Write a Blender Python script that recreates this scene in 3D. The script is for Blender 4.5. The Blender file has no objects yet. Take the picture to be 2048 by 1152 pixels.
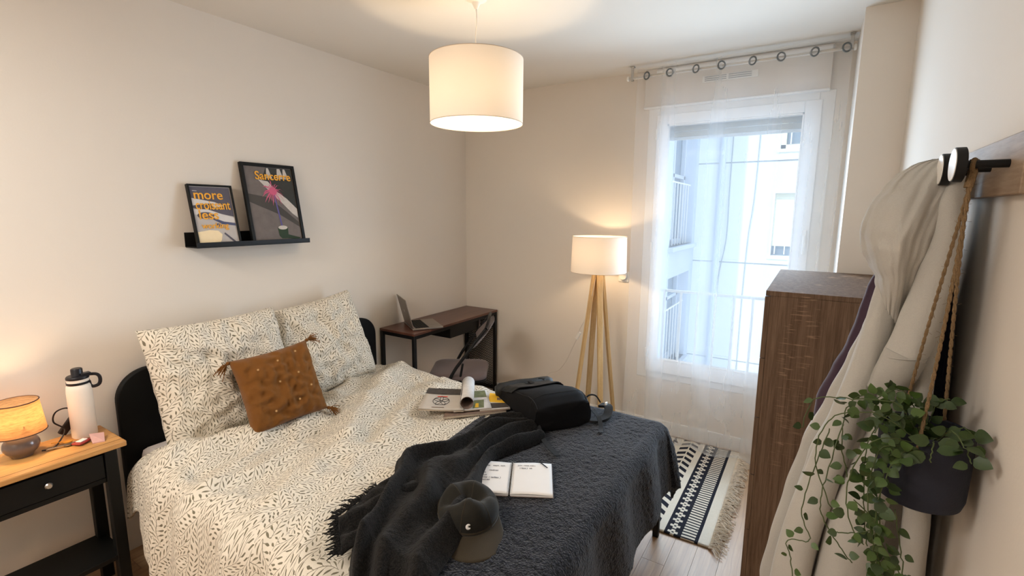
import bpy, bmesh, math, random
from math import sin, cos, pi, radians, sqrt, atan2, exp
from mathutils import Vector, Matrix, noise
random.seed(7)
SC = bpy.context.scene
COL = SC.collection

# ---------------------------------------------------------------- camera
cam_d = bpy.data.cameras.new('camera'); cam = bpy.data.objects.new('camera', cam_d); COL.objects.link(cam)
cam_d.sensor_width = 36.0; cam_d.lens = 966.67 / 2048 * 36.0; cam_d.clip_start = 0.02; cam_d.clip_end = 200
Rr = ((0.84795889, 0.53001261, 0.00723547), (-0.08799841, 0.12730023, 0.9879529), (0.52270642, -0.83838015, 0.15458563))
cam.matrix_world = Matrix(((Rr[0][0], Rr[1][0], Rr[2][0], 2.57), (Rr[0][1], Rr[1][1], Rr[2][1], -3.365),
                           (Rr[0][2], Rr[1][2], Rr[2][2], 1.565), (0, 0, 0, 1)))
SC.camera = cam

# ---------------------------------------------------------------- world, sun, window daylight, exposure
w = bpy.data.worlds.new('world'); SC.world = w; w.use_nodes = True
bg = w.node_tree.nodes['Background']; bg.inputs[0].default_value = (0.72, 0.85, 1.0, 1); bg.inputs[1].default_value = 1.45
sun_d = bpy.data.lights.new('sun', 'SUN'); sun = bpy.data.objects.new('sun', sun_d); COL.objects.link(sun)
sun_d.energy = 1.9; sun_d.color = (1.0, 0.96, 0.9); sun_d.angle = 0.01
sun.rotation_euler = Vector((0.15, 0.60, -0.75)).to_track_quat('-Z', 'Y').to_euler(); sun.location = (0, -3, 8)
# daylight arriving through the tall window
wl_d = bpy.data.lights.new('window_daylight', 'AREA'); wl = bpy.data.objects.new('window_daylight', wl_d); COL.objects.link(wl)
wl_d.shape = 'RECTANGLE'; wl_d.size = 1.0; wl_d.size_y = 1.5; wl_d.spread = radians(150); wl_d.energy = 19; wl_d.color = (0.66, 0.83, 1.0)
wl.location = (2.07, -0.215, 1.22); wl.rotation_euler = (radians(-90), 0, 0)
# the part of the daylight that is caught by the sheer curtain from behind
w2_d = bpy.data.lights.new('pane_daylight', 'AREA'); w2 = bpy.data.objects.new('pane_daylight', w2_d); COL.objects.link(w2)
w2_d.shape = 'RECTANGLE'; w2_d.size = 0.8; w2_d.size_y = 1.62; w2_d.energy = 13.5; w2_d.color = (0.55, 0.76, 1.0)
w2.location = (2.07, -0.03, 1.345); w2.rotation_euler = (radians(-90), 0, 0)
# unseen fill light added near the ceiling behind the camera to brighten the room
el_d = bpy.data.lights.new('room_fill_light', 'AREA'); el = bpy.data.objects.new('room_fill_light', el_d); COL.objects.link(el)
el_d.shape = 'DISK'; el_d.size = 0.9; el_d.energy = 38; el_d.color = (1.0, 0.95, 0.89)
el.location = (0.95, -4.05, 2.42)
SC.view_settings.view_transform = 'Standard'; SC.view_settings.look = 'None'
SC.view_settings.gamma = 1.0; SC.view_settings.use_curve_mapping = False; SC.view_settings.exposure = 0.25
try:
    SC.cycles.max_bounces = 10; SC.cycles.diffuse_bounces = 5; SC.cycles.transparent_max_bounces = 16
    SC.cycles.use_denoising = True; SC.cycles.caustics_reflective = False; SC.cycles.caustics_refractive = False
    SC.cycles.sample_clamp_indirect = 6
except Exception: pass

# ---------------------------------------------------------------- materials
def lin(c):
    return tuple(((v / 255) / 12.92 if v / 255 <= .04045 else ((v / 255 + .055) / 1.055) ** 2.4) for v in c) + (1,)
class NT:
    def __init__(s, name):
        s.m = bpy.data.materials.new(name); s.m.use_nodes = True; s.t = s.m.node_tree
        s.b = s.t.nodes['Principled BSDF']; s.out = s.t.nodes['Material Output']
    def n(s, kind, **kw):
        nd = s.t.nodes.new(kind)
        for k, v in kw.items(): setattr(nd, k, v)
        return nd
    def l(s, a, b): s.t.links.new(a, b)
    def val(s, x, sock):
        if isinstance(x, (int, float)): sock.default_value = x
        elif isinstance(x, tuple): sock.default_value = x
        else: s.l(x, sock)
    def ma(s, op, a, b=0.0, c=0.0):
        nd = s.n('ShaderNodeMath', operation=op)
        s.val(a, nd.inputs[0]); s.val(b, nd.inputs[1]); s.val(c, nd.inputs[2]); return nd.outputs[0]
    def mix(s, f, a, b):
        nd = s.n('ShaderNodeMix', data_type='RGBA')
        s.val(f, nd.inputs[0]); s.val(a, nd.inputs[6]); s.val(b, nd.inputs[7]); return nd.outputs[2]
    def coord(s, which='Object'): return s.n('ShaderNodeTexCoord').outputs[which]
    def mapping(s, v, sc=(1, 1, 1), rot=(0, 0, 0), loc=(0, 0, 0)):
        nd = s.n('ShaderNodeMapping'); s.l(v, nd.inputs[0]); nd.inputs[3].default_value = sc; nd.inputs[2].default_value = rot
        nd.inputs[1].default_value = loc; return nd.outputs[0]
    def noise(s, v, scale, det=3, rough=.55, color=False):
        nd = s.n('ShaderNodeTexNoise'); s.l(v, nd.inputs['Vector']); nd.inputs['Scale'].default_value = scale
        nd.inputs['Detail'].default_value = det; nd.inputs['Roughness'].default_value = rough
        return nd.outputs[1 if color else 0]
    def bump(s, h, strength=.3, dist=.01):
        nd = s.n('ShaderNodeBump'); s.val(h, nd.inputs['Height']); nd.inputs['Strength'].default_value = strength
        nd.inputs['Distance'].default_value = dist; s.l(nd.outputs[0], s.b.inputs['Normal'])
    def ramp(s, f, a, b):
        nd = s.n('ShaderNodeMapRange'); s.val(f, nd.inputs[0]); nd.inputs[1].default_value = a; nd.inputs[2].default_value = b
        return nd.outputs[0]
    def col(s, c): s.val(c, s.b.inputs['Base Color'])
    def set(s, rough=None, metal=None, spec=None, sheen=None, coat=None):
        if rough is not None: s.b.inputs['Roughness'].default_value = rough
        if metal is not None: s.b.inputs['Metallic'].default_value = metal
        if spec is not None: s.b.inputs['Specular IOR Level'].default_value = spec
        if sheen is not None: s.b.inputs['Sheen Weight'].default_value = sheen; s.b.inputs['Sheen Roughness'].default_value = .4
        if coat is not None: s.b.inputs['Coat Weight'].default_value = coat
def plain(name, c, rough=.6, metal=0, spec=.4, var=.06, scale=40, bump=0, bscale=200, sheen=None):
    t = NT(name); c = lin(c); v = t.coord()
    f = t.noise(v, scale)
    t.col(t.mix(f, tuple(x * (1 - var) for x in c[:3]) + (1,), tuple(min(1, x * (1 + var)) for x in c[:3]) + (1,)))
    t.set(rough, metal, spec, sheen)
    if bump: t.bump(t.noise(v, bscale, 2), bump, .002)
    return t.m
M = {}
M['wall'] = plain('wall_paint', (225, 216.5, 205.5), .9, spec=.2, var=.015, scale=3, bump=.12, bscale=140)
M['ceiling'] = plain('ceiling_paint', (227, 221, 211), .9, spec=.2, var=.015, scale=3, bump=.08, bscale=120)
M['white_trim'] = plain('white_trim', (236, 234, 230), .5, var=.01)
M['black_metal'] = plain('black_metal', (13, 12, 12), .5, 0, spec=.3, var=.1)
M['black_matte'] = plain('black_matte', (10, 11, 11), .65, spec=.25, var=.1)
M['black_wood'] = plain('black_lacquered_wood', (10, 11, 10), .5, spec=.25, var=.15, scale=30)
M['chrome'] = plain('brushed_steel', (190, 188, 184), .3, 1.0)
M['alu'] = plain('laptop_aluminium', (150, 142, 134), .38, .75, var=.02)
M['key_dark'] = plain('laptop_keys', (70, 64, 62), .6)
M['plastic_white'] = plain('white_plastic', (236, 232, 224), .4, var=.01)
M['cord_white'] = plain('white_cable', (214, 204, 192), .5)
M['cord_black'] = plain('black_cable', (26, 18, 20), .5)
M['mattress'] = plain('mattress_cover', (224, 214, 206), .9, var=.03, bump=.2)
M['paper'] = plain('notebook_paper', (232, 228, 224), .8, var=.02, scale=20)
M['ink'] = plain('pencil_grey', (112, 106, 108), .9)
M['sheer_ring'] = plain('curtain_eyelet_steel', (112, 116, 116), .4, .6)
M['rod'] = plain('cream_curtain_rod', (206, 198, 186), .5)
M['rope'] = plain('jute_rope', (124, 100, 70), .95, var=.3, scale=300, bump=1, bscale=500)
M['pot'] = plain('dark_slate_pot', (32, 34, 46), .8, var=.12, scale=30, bump=.3, bscale=300)
M['soil'] = plain('potting_soil', (35, 28, 22), 1, var=.3)
M['stem'] = plain('vine_stem', (72, 84, 46), .7)
M['velvet'] = plain('chair_velvet', (96, 82, 80), .85, var=.12, scale=14, sheen=.25)
M['amber'] = plain('key_amber_plastic', (190, 130, 50), .4)
M['pink'] = plain('key_pink_fob', (205, 160, 150), .6)
M['red'] = plain('key_red_tag', (150, 50, 45), .5)
M['brass'] = plain('brass_key', (190, 160, 110), .35, .9)
M['bottle'] = plain('bottle_powder_coat', (238, 226, 212), .55, var=.02, bump=.15, bscale=400)
M['bottle_black'] = plain('bottle_cap_plastic', (22, 20, 26), .35)
M['ceramic'] = None
M['facade'] = plain('facade_render', (226, 228, 226), .9, var=.04, scale=1.5)
M['facade_groove'] = plain('facade_groove', (150, 152, 150), .9)
M['facade_shade'] = plain('shaded_wing_render', (196, 204, 216), .9, var=.03, scale=1.5)  # wing's shade put into the colour: a darker, bluer copy of the facade
M['pipe'] = plain('downpipe_zinc', (188, 196, 206), .6)
M['win_dark'] = plain('far_window_glass', (112, 128, 140), .15, spec=.6)
M['shutter_cream'] = plain('cream_shutter', (236, 230, 200), .8)
M['street'] = plain('street_asphalt', (150, 150, 150), .95)
M['blind'] = plain('roller_shutter_beige', (198, 186, 162), .7)
M['black_leather'] = plain('coated_black_fabric', (27, 27, 26), .6, var=.1, bump=.2, bscale=500)
M['backpack'] = plain('black_backpack_fabric', (13, 12, 13), .85, spec=.2, var=.15, bump=.35, bscale=700)
M['webbing'] = plain('black_webbing', (26, 26, 27), .8, bump=.5, bscale=600)
M['yarn'] = plain('rug_fringe_yarn', (224, 210, 190), .95, var=.15, scale=60)
M['purple'] = plain('dark_plum_knit', (64, 46, 58), .95, var=.15, sheen=.3)
M['navy'] = plain('navy_black_cloth', (24, 22, 34), .95, sheen=.2)
M['white_cloth'] = plain('white_cotton', (226, 228, 232), .9)
M['paint_yellow'] = plain('print_yellow', (240, 180, 70), .7)
M['poster_glass'] = None

def m_ceramic():
    t = NT('grey_glazed_ceramic'); t.col(lin((98, 84, 78))); t.set(.22, 0, .5, coat=.4)
    t.bump(t.noise(t.coord(), 40, 3), .06, .003); return t.m
M['ceramic'] = m_ceramic()
def wood(name, c1, c2, axis=0, stretch=14, scale=6, rough=.5, bump=.12, fine=60):
    t = NT(name); v = t.coord(); sc = [stretch] * 3; sc[axis] = 1
    v2 = t.mapping(v, tuple(sc)); n1 = t.noise(v2, scale / 3, 4, .6); n2 = t.noise(v2, scale * 3, 3, .6)
    f = t.ramp(t.ma('ADD', t.ma('MULTIPLY', n1, .65), t.ma('MULTIPLY', n2, .35)), .36, .64)
    t.col(t.mix(f, lin(c1), lin(c2))); t.set(rough); t.bump(n2, bump, .002); return t.m
M['oak_top'] = wood('light_oak_top', (206, 156, 92), (168, 116, 62), 1, 16, 5, .45)
M['ash_leg'] = wood('pale_ash_legs', (222, 190, 138), (200, 160, 104), 2, 16, 6, .5)
M['walnut'] = wood('walnut_desk_top', (98, 62, 50), (74, 44, 36), 1, 14, 5, .32)
M['board'] = wood('oak_hook_board', (168, 146, 122), (130, 108, 88), 1, 10, 7, .6)
def m_wardrobe():
    t = NT('textured_brown_oak'); v = t.coord()
    v2 = t.mapping(v, (26, 26, 1)); n1 = t.noise(v2, 2.2, 4, .6); n2 = t.noise(v2, 9, 3, .7)
    f = t.ramp(t.ma('ADD', t.ma('MULTIPLY', n1, .5), t.ma('MULTIPLY', n2, .5)), .34, .68)
    c = t.mix(f, lin((130, 106, 86)), lin((80, 61, 47)))
    # cross-cut saw marks in ladders
    v3 = t.mapping(v, (9, 9, 75)); sm = t.ramp(t.noise(v3, 2.0, 2, .5), .58, .7)
    patch = t.ramp(t.noise(t.mapping(v, (7, 7, 1.2)), 1.0, 1), .52, .6)
    c = t.mix(t.ma('MULTIPLY', t.ma('MULTIPLY', sm, patch), .55), c, lin((172, 140, 112)))
    t.col(c); t.set(.75, spec=.15); t.bump(n2, .25, .002); return t.m
M['wardrobe'] = m_wardrobe()
def m_floor():
    t = NT('pale_oak_planks'); v = t.coord(); info = t.n('ShaderNodeObjectInfo')
    add = t.n('ShaderNodeVectorMath', operation='ADD'); t.l(v, add.inputs[0])
    sc = t.n('ShaderNodeVectorMath', operation='SCALE'); sc.inputs[0].default_value = (13, 7, 3); t.l(info.outputs['Random'], sc.inputs[3]); t.l(sc.outputs[0], add.inputs[1])
    v2 = t.mapping(add.outputs[0], (12, 1, 1)); n1 = t.noise(v2, 2.4, 5, .62)
    wv = t.n('ShaderNodeTexWave'); t.l(t.mapping(add.outputs[0], (5, .55, 1)), wv.inputs[0]); wv.inputs['Scale'].default_value = 2.2; wv.inputs['Distortion'].default_value = 9; wv.inputs['Detail'].default_value = 3; wv.inputs['Detail Scale'].default_value = 1.4
    gl = t.ramp(wv.outputs[1], .0, .16)
    c = t.mix(t.ramp(n1, .35, .68), lin((194, 158, 120)), lin((160, 124, 90)))
    c = t.mix(t.ma('MULTIPLY', t.ma('SUBTRACT', 1.0, gl), .45), c, lin((140, 110, 84)))
    c = t.mix(t.ma('MULTIPLY', info.outputs['Random'], .35), c, lin((196, 164, 132)))
    t.col(c); t.set(.42); t.bump(n1, .1, .002); return t.m
M['floor'] = m_floor()

def leaf_print():
    t = NT('leaf_printed_cotton'); uv = t.n('ShaderNodeUVMap'); uv.uv_map = 'UVMap'; v = t.mapping(uv.outputs[0], (1.32, 1.32, 1.32))
    nz = t.noise(v, 5.0, 1, .5, True)
    s1 = t.n('ShaderNodeVectorMath', operation='SUBTRACT'); t.l(nz, s1.inputs[0]); s1.inputs[1].default_value = (.5, .5, .5)
    s2 = t.n('ShaderNodeVectorMath', operation='SCALE'); t.l(s1.outputs[0], s2.inputs[0]); s2.inputs[3].default_value = .10
    s3 = t.n('ShaderNodeVectorMath', operation='ADD'); t.l(v, s3.inputs[0]); t.l(s2.outputs[0], s3.inputs[1])
    vo = t.n('ShaderNodeTexVoronoi', voronoi_dimensions='2D'); t.l(s3.outputs[0], vo.inputs['Vector']); vo.inputs['Scale'].default_value = 8.5
    s4 = t.n('ShaderNodeVectorMath', operation='SUBTRACT'); t.l(s3.outputs[0], s4.inputs[0]); t.l(vo.outputs['Position'], s4.inputs[1])
    spc = t.n('ShaderNodeSeparateColor'); t.l(vo.outputs['Color'], spc.inputs[0])
    rot = t.n('ShaderNodeVectorRotate', rotation_type='Z_AXIS'); t.l(s3.outputs[0], rot.inputs['Vector']); t.l(t.ma('MULTIPLY', t.ma('SUBTRACT', spc.outputs[0], .5), 2.3), rot.inputs['Angle'])
    sp = t.n('ShaderNodeSeparateXYZ'); t.l(rot.outputs[0], sp.inputs[0]); U, V = sp.outputs[0], sp.outputs[1]
    def layer(U, V, W, p, off):
        ui = t.ma('FLOOR', t.ma('DIVIDE', U, W)); wn = t.n('ShaderNodeTexWhiteNoise', noise_dimensions='1D'); t.l(t.ma('ADD', ui, off), wn.inputs[1])
        rnd = wn.outputs[0]
        tt = t.ma('SUBTRACT', U, t.ma('MULTIPLY', t.ma('ADD', ui, .5), W))
        dirn = t.ma('SUBTRACT', t.ma('MULTIPLY', t.ma('GREATER_THAN', rnd, .5), 2.0), 1.0)
        s = t.ma('ADD', t.ma('MULTIPLY', V, dirn), t.ma('MULTIPLY', rnd, 3.7))
        t2 = t.ma('SUBTRACT', tt, t.ma('MULTIPLY', t.ma('SINE', t.ma('MULTIPLY', s, 46.0)), .0045))
        side = t.ma('GREATER_THAN', t2, 0.0); a = t.ma('ABSOLUTE', t2)
        sl = t.ma('SUBTRACT', t.ma('ADD', s, t.ma('MULTIPLY', side, p * .5)), t.ma('MULTIPLY', a, 1.25))
        d = t.ma('ABSOLUTE', t.ma('MULTIPLY', t.ma('SUBTRACT', t.ma('MODULO', t.ma('ADD', sl, 40.0), p), p * .5), .64))
        prof = t.ma('SINE', t.ma('MULTIPLY', t.ma('POWER', t.ma('MULTIPLY', t.ma('MAXIMUM', t.ma('SUBTRACT', a, .0035), 0.0), 1 / (W * .5 - .005)), 1.3), pi))
        inleaf = t.ma('MULTIPLY', t.ma('LESS_THAN', d, t.ma('MULTIPLY', prof, .0033)), t.ma('LESS_THAN', a, W * .5 - .0015))
        # petiole
        pet = t.ma('MULTIPLY', t.ma('LESS_THAN', d, .0006), t.ma('LESS_THAN', a, .012))
        stem = t.ma('LESS_THAN', a, .0008)
        return t.ma('MAXIMUM', inleaf, t.ma('MAXIMUM', stem, pet))
    m1 = layer(U, V, .045, .025, 3.0)
    fabric = t.noise(v, 6, 2)
    base = t.mix(fabric, lin((226, 218, 203)), lin((216, 207, 191)))
    green = t.mix(t.noise(v, 9, 1), lin((104, 98, 72)), lin((84, 74, 58)))
    t.col(t.mix(t.ma('MULTIPLY', m1, .9), base, green)); t.set(.85, sheen=.1, spec=.2)
    t.bump(t.ma('ADD', t.noise(v, 26, 4, .6), t.ma('MULTIPLY', t.noise(v, 7, 3), 1.6)), .42, .012); return t.m
M['leaf'] = leaf_print()
def boucle(name, c1, c2, scale=95, strength=1.0, dist=.006, sheen=.35):
    t = NT(name); v = t.coord(); vo = t.n('ShaderNodeTexVoronoi'); nz = t.noise(v, 30, 2, .5, True)
    mx = t.n('ShaderNodeVectorMath', operation='SCALE'); t.l(nz, mx.inputs[0]); mx.inputs[3].default_value = .03
    ad = t.n('ShaderNodeVectorMath', operation='ADD'); t.l(v, ad.inputs[0]); t.l(mx.outputs[0], ad.inputs[1])
    t.l(ad.outputs[0], vo.inputs['Vector']); vo.inputs['Scale'].default_value = scale
    n = t.noise(v, scale * 1.4, 3, .7)
    f = t.ramp(t.ma('ADD', t.ma('MULTIPLY', vo.outputs[0], .8), t.ma('MULTIPLY', n, .5)), .3, .9)
    t.col(t.mix(f, lin(c2), lin(c1))); t.set(.95, spec=.15, sheen=sheen)
    t.bump(t.ma('ADD', t.ma('MULTIPLY', vo.outputs[0], -1.0), n), strength, dist); return t.m
M['boucle'] = boucle('charcoal_boucle', (9, 10, 13), (42, 44, 54), 135, .8, .004, .25)
M['fleece'] = boucle('dark_brown_grey_fleece', (15, 14, 14), (40, 38, 36), 230, .7, .003, .08)
def cloth(name, c, weave=900, var=.1, bump=.3, sheen=.15, wr=0):
    t = NT(name); v = t.coord(); n = t.noise(v, weave, 2); n2 = t.noise(v, 12, 4)
    cc = lin(c); f = t.ma('ADD', t.ma('MULTIPLY', n, .6), t.ma('MULTIPLY', n2, .4))
    t.col(t.mix(f, tuple(x * (1 - var) for x in cc[:3]) + (1,), tuple(min(1, x * (1 + var)) for x in cc[:3]) + (1,)))
    t.set(.92, spec=.15, sheen=sheen)
    h = t.ma('ADD', n, t.ma('MULTIPLY', t.noise(v, 9, 4, .6), wr)); t.bump(h, bump, .006 if wr else .002); return t.m
M['cushion'] = cloth('rust_brown_muslin', (122, 79, 36), 500, .12, .5, wr=1.1)
M['hoodie'] = cloth('oatmeal_fleece_jersey', (180, 176, 168), 420, .12, .3)
M['hoodie_rib'] = cloth('oatmeal_rib', (172, 168, 160), 420, .12, .3)
M['cap'] = cloth('olive_brown_corduroy', (62, 54, 42), 700, .15, .5)
M['cap_dark'] = cloth('dark_olive_crown', (38, 36, 31), 700, .15, .5)
M['cap_under'] = cloth('cap_lining', (30, 29, 28), 700, .15, .3)
def m_leafgreen():
    t = NT('vine_leaf'); info = t.n('ShaderNodeObjectInfo'); n = t.noise(t.coord(), 90, 2)
    c = t.mix(info.outputs['Random'], lin((24, 44, 20)), lin((64, 90, 36)))
    t.col(t.mix(t.ma('MULTIPLY', n, .35), c, lin((90, 108, 48)))); t.set(.45)
    t.b.inputs['Subsurface Weight'].default_value = .0
    return t.m
M['vine_leaf'] = m_leafgreen()
def m_curtain():
    t = NT('sheer_white_voile'); tr = t.n('ShaderNodeBsdfTransparent'); tl = t.n('ShaderNodeBsdfTranslucent'); df = t.n('ShaderNodeBsdfDiffuse')
    tl.inputs[0].default_value = (.93, .95, 1, 1); df.inputs[0].default_value = (.93, .93, .93, 1)
    m1 = t.n('ShaderNodeMixShader'); m1.inputs[0].default_value = .5; t.l(df.outputs[0], m1.inputs[1]); t.l(tl.outputs[0], m1.inputs[2])
    lw = t.n('ShaderNodeLayerWeight'); lw.inputs[0].default_value = .45
    wv = t.noise(t.mapping(t.coord(), (1, 1, .04)), 60, 2)
    f = t.ma('ADD', t.ma('ADD', t.ma('MULTIPLY', lw.outputs[1], .34), .20), t.ma('MULTIPLY', wv, .04))
    m2 = t.n('ShaderNodeMixShader'); t.l(f, m2.inputs[0]); t.l(tr.outputs[0], m2.inputs[1]); t.l(m1.outputs[0], m2.inputs[2])
    t.l(m2.outputs[0], t.out.inputs[0]); return t.m
M['voile'] = m_curtain()
def m_glass():
    t = NT('window_glass'); tr = t.n('ShaderNodeBsdfTransparent'); tr.inputs[0].default_value = (.95, .97, .98, 1); gl = t.n('ShaderNodeBsdfGlossy'); gl.inputs['Roughness'].default_value = .02
    fr = t.n('ShaderNodeFresnel'); fr.inputs[0].default_value = 1.12
    m2 = t.n('ShaderNodeMixShader'); t.l(fr.outputs[0], m2.inputs[0]); t.l(tr.outputs[0], m2.inputs[1]); t.l(gl.outputs[0], m2.inputs[2]); t.l(m2.outputs[0], t.out.inputs[0]); return t.m
M['glass'] = m_glass()
def m_shade(name, c, tcol, mixf, linen=False):
    t = NT(name); df = t.n('ShaderNodeBsdfDiffuse'); tl = t.n('ShaderNodeBsdfTranslucent')
    if linen:
        v = t.coord(); n = t.noise(t.mapping(v, (1, 1, 9)), 70, 3, .7); n2 = t.noise(t.mapping(v, (1, 1, 12)), 20, 2, .6)
        f = t.ramp(t.ma('ADD', t.ma('MULTIPLY', n, .6), t.ma('MULTIPLY', n2, .4)), .35, .65)
        cc = t.mix(f, lin(c), tuple(x * .62 for x in lin(c)[:3]) + (1,)); t.l(cc, df.inputs[0])
        t.l(t.mix(f, lin(tcol), tuple(x * .5 for x in lin(tcol)[:3]) + (1,)), tl.inputs[0])
    else: df.inputs[0].default_value = lin(c); tl.inputs[0].default_value = lin(tcol)
    m = t.n('ShaderNodeMixShader'); m.inputs[0].default_value = mixf; t.l(df.outputs[0], m.inputs[1]); t.l(tl.outputs[0], m.inputs[2]); t.l(m.outputs[0], t.out.inputs[0]); return t.m
M['shade_white'] = m_shade('white_fabric_shade', (246, 238, 228), (176, 166, 154), .28)
M['shade_linen'] = m_shade('grey_linen_shade', (120, 104, 90), (186, 142, 96), .5, True)
M['shade_trim'] = plain('shade_edge_band', (196, 180, 162), .8)
M['shade_trim_d'] = plain('dark_shade_edge_band', (70, 50, 40), .8)
def m_bulb(name, c, s):
    t = NT(name); e = t.n('ShaderNodeEmission'); e.inputs[0].default_value = c; e.inputs[1].default_value = s; t.l(e.outputs[0], t.out.inputs[0]); return t.m
M['bulb'] = m_bulb('lit_bulb', (1, .72, .42, 1), 12)

def m_rug():
    t = NT('black_and_cream_woven_rug'); sp = t.n('ShaderNodeSeparateXYZ'); t.l(t.coord(), sp.inputs[0]); X, Y = sp.outputs[0], sp.outputs[1]
    lt = lambda a, b: t.ma('LESS_THAN', a, b); gt = lambda a, b: t.ma('GREATER_THAN', a, b); mu = lambda a, b: t.ma('MULTIPLY', a, b); mx = lambda a, b: t.ma('MAXIMUM', a, b)
    ab = lambda a: t.ma('ABSOLUTE', a); su = lambda a, b: t.ma('SUBTRACT', a, b)
    def band(a, b): return mu(gt(X, a), lt(X, b))
    def rep(p, o=0.): return su(t.ma('MODULO', t.ma('ADD', Y, 40 + o), p), p / 2)   # -p/2..p/2
    # dark band with white crosses and ticks
    dark = band(2.062, 2.222)
    y = rep(.054); cx = ab(su(X, 2.100))
    cross = mx(mu(lt(cx, .024), lt(ab(y), .0085)), mu(lt(cx, .009), lt(ab(y), .022)))
    cross = mu(cross, su(1.0, mu(lt(cx, .0055), lt(ab(y), .005))))
    ty = rep(.0235); tick = mu(band(2.142, 2.206), lt(ab(ty), .0068))
    white_in = mx(cross, tick); d1 = mu(dark, su(1.0, white_in))
    # chevrons
    cz = su(X, 1.975); p = .07; yy = t.ma('MODULO', t.ma('ADD', t.ma('ADD', Y, 40.), mu(ab(cz), .75)), p)
    chev = mu(mu(lt(yy, .036), lt(ab(cz), .052)), gt(ab(cz), .004))
    # small barbed line
    z2 = su(X, 1.868); zz = mu(lt(ab(su(z2, mu(su(ab(rep(.03)), .0075), .9))), .0055), 1.0)
    # squares border
    z3 = ab(su(X, 1.81)); sq = mu(lt(z3, .022), mu(lt(ab(rep(.075)), .022), gt(t.ma('ADD', z3, ab(rep(.075))), .012)))
    # left stripes
    z4 = mu(lt(X, 1.76), lt(t.ma('MODULO', t.ma('ADD', t.ma('ADD', Y, 40.), mu(ab(su(t.ma('MODULO', X, .12), .06)), .8)), .09), .035))
    # triangle row across the end
    tri = mu(mu(gt(Y, -.115), lt(Y, -.075)), mu(lt(X, 1.9), lt(ab(su(t.ma('MODULO', X, .05), .025)), mu(su(-.075, Y), .6))))
    allm = mx(mx(d1, mx(chev, zz)), mx(sq, tri)); allm = mx(allm, mu(z4, lt(Y, -.14)))
    n = t.noise(t.mapping(t.coord(), (1, 3, 1)), 160, 2)
    cream = t.mix(n, lin((232, 222, 204)), lin((206, 194, 174))); blk = t.mix(n, lin((30, 29, 36)), lin((48, 48, 56)))
    t.col(t.mix(allm, cream, blk)); t.set(.95, spec=.1); t.bump(n, .5, .003); return t.m
M['rug'] = m_rug()

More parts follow.
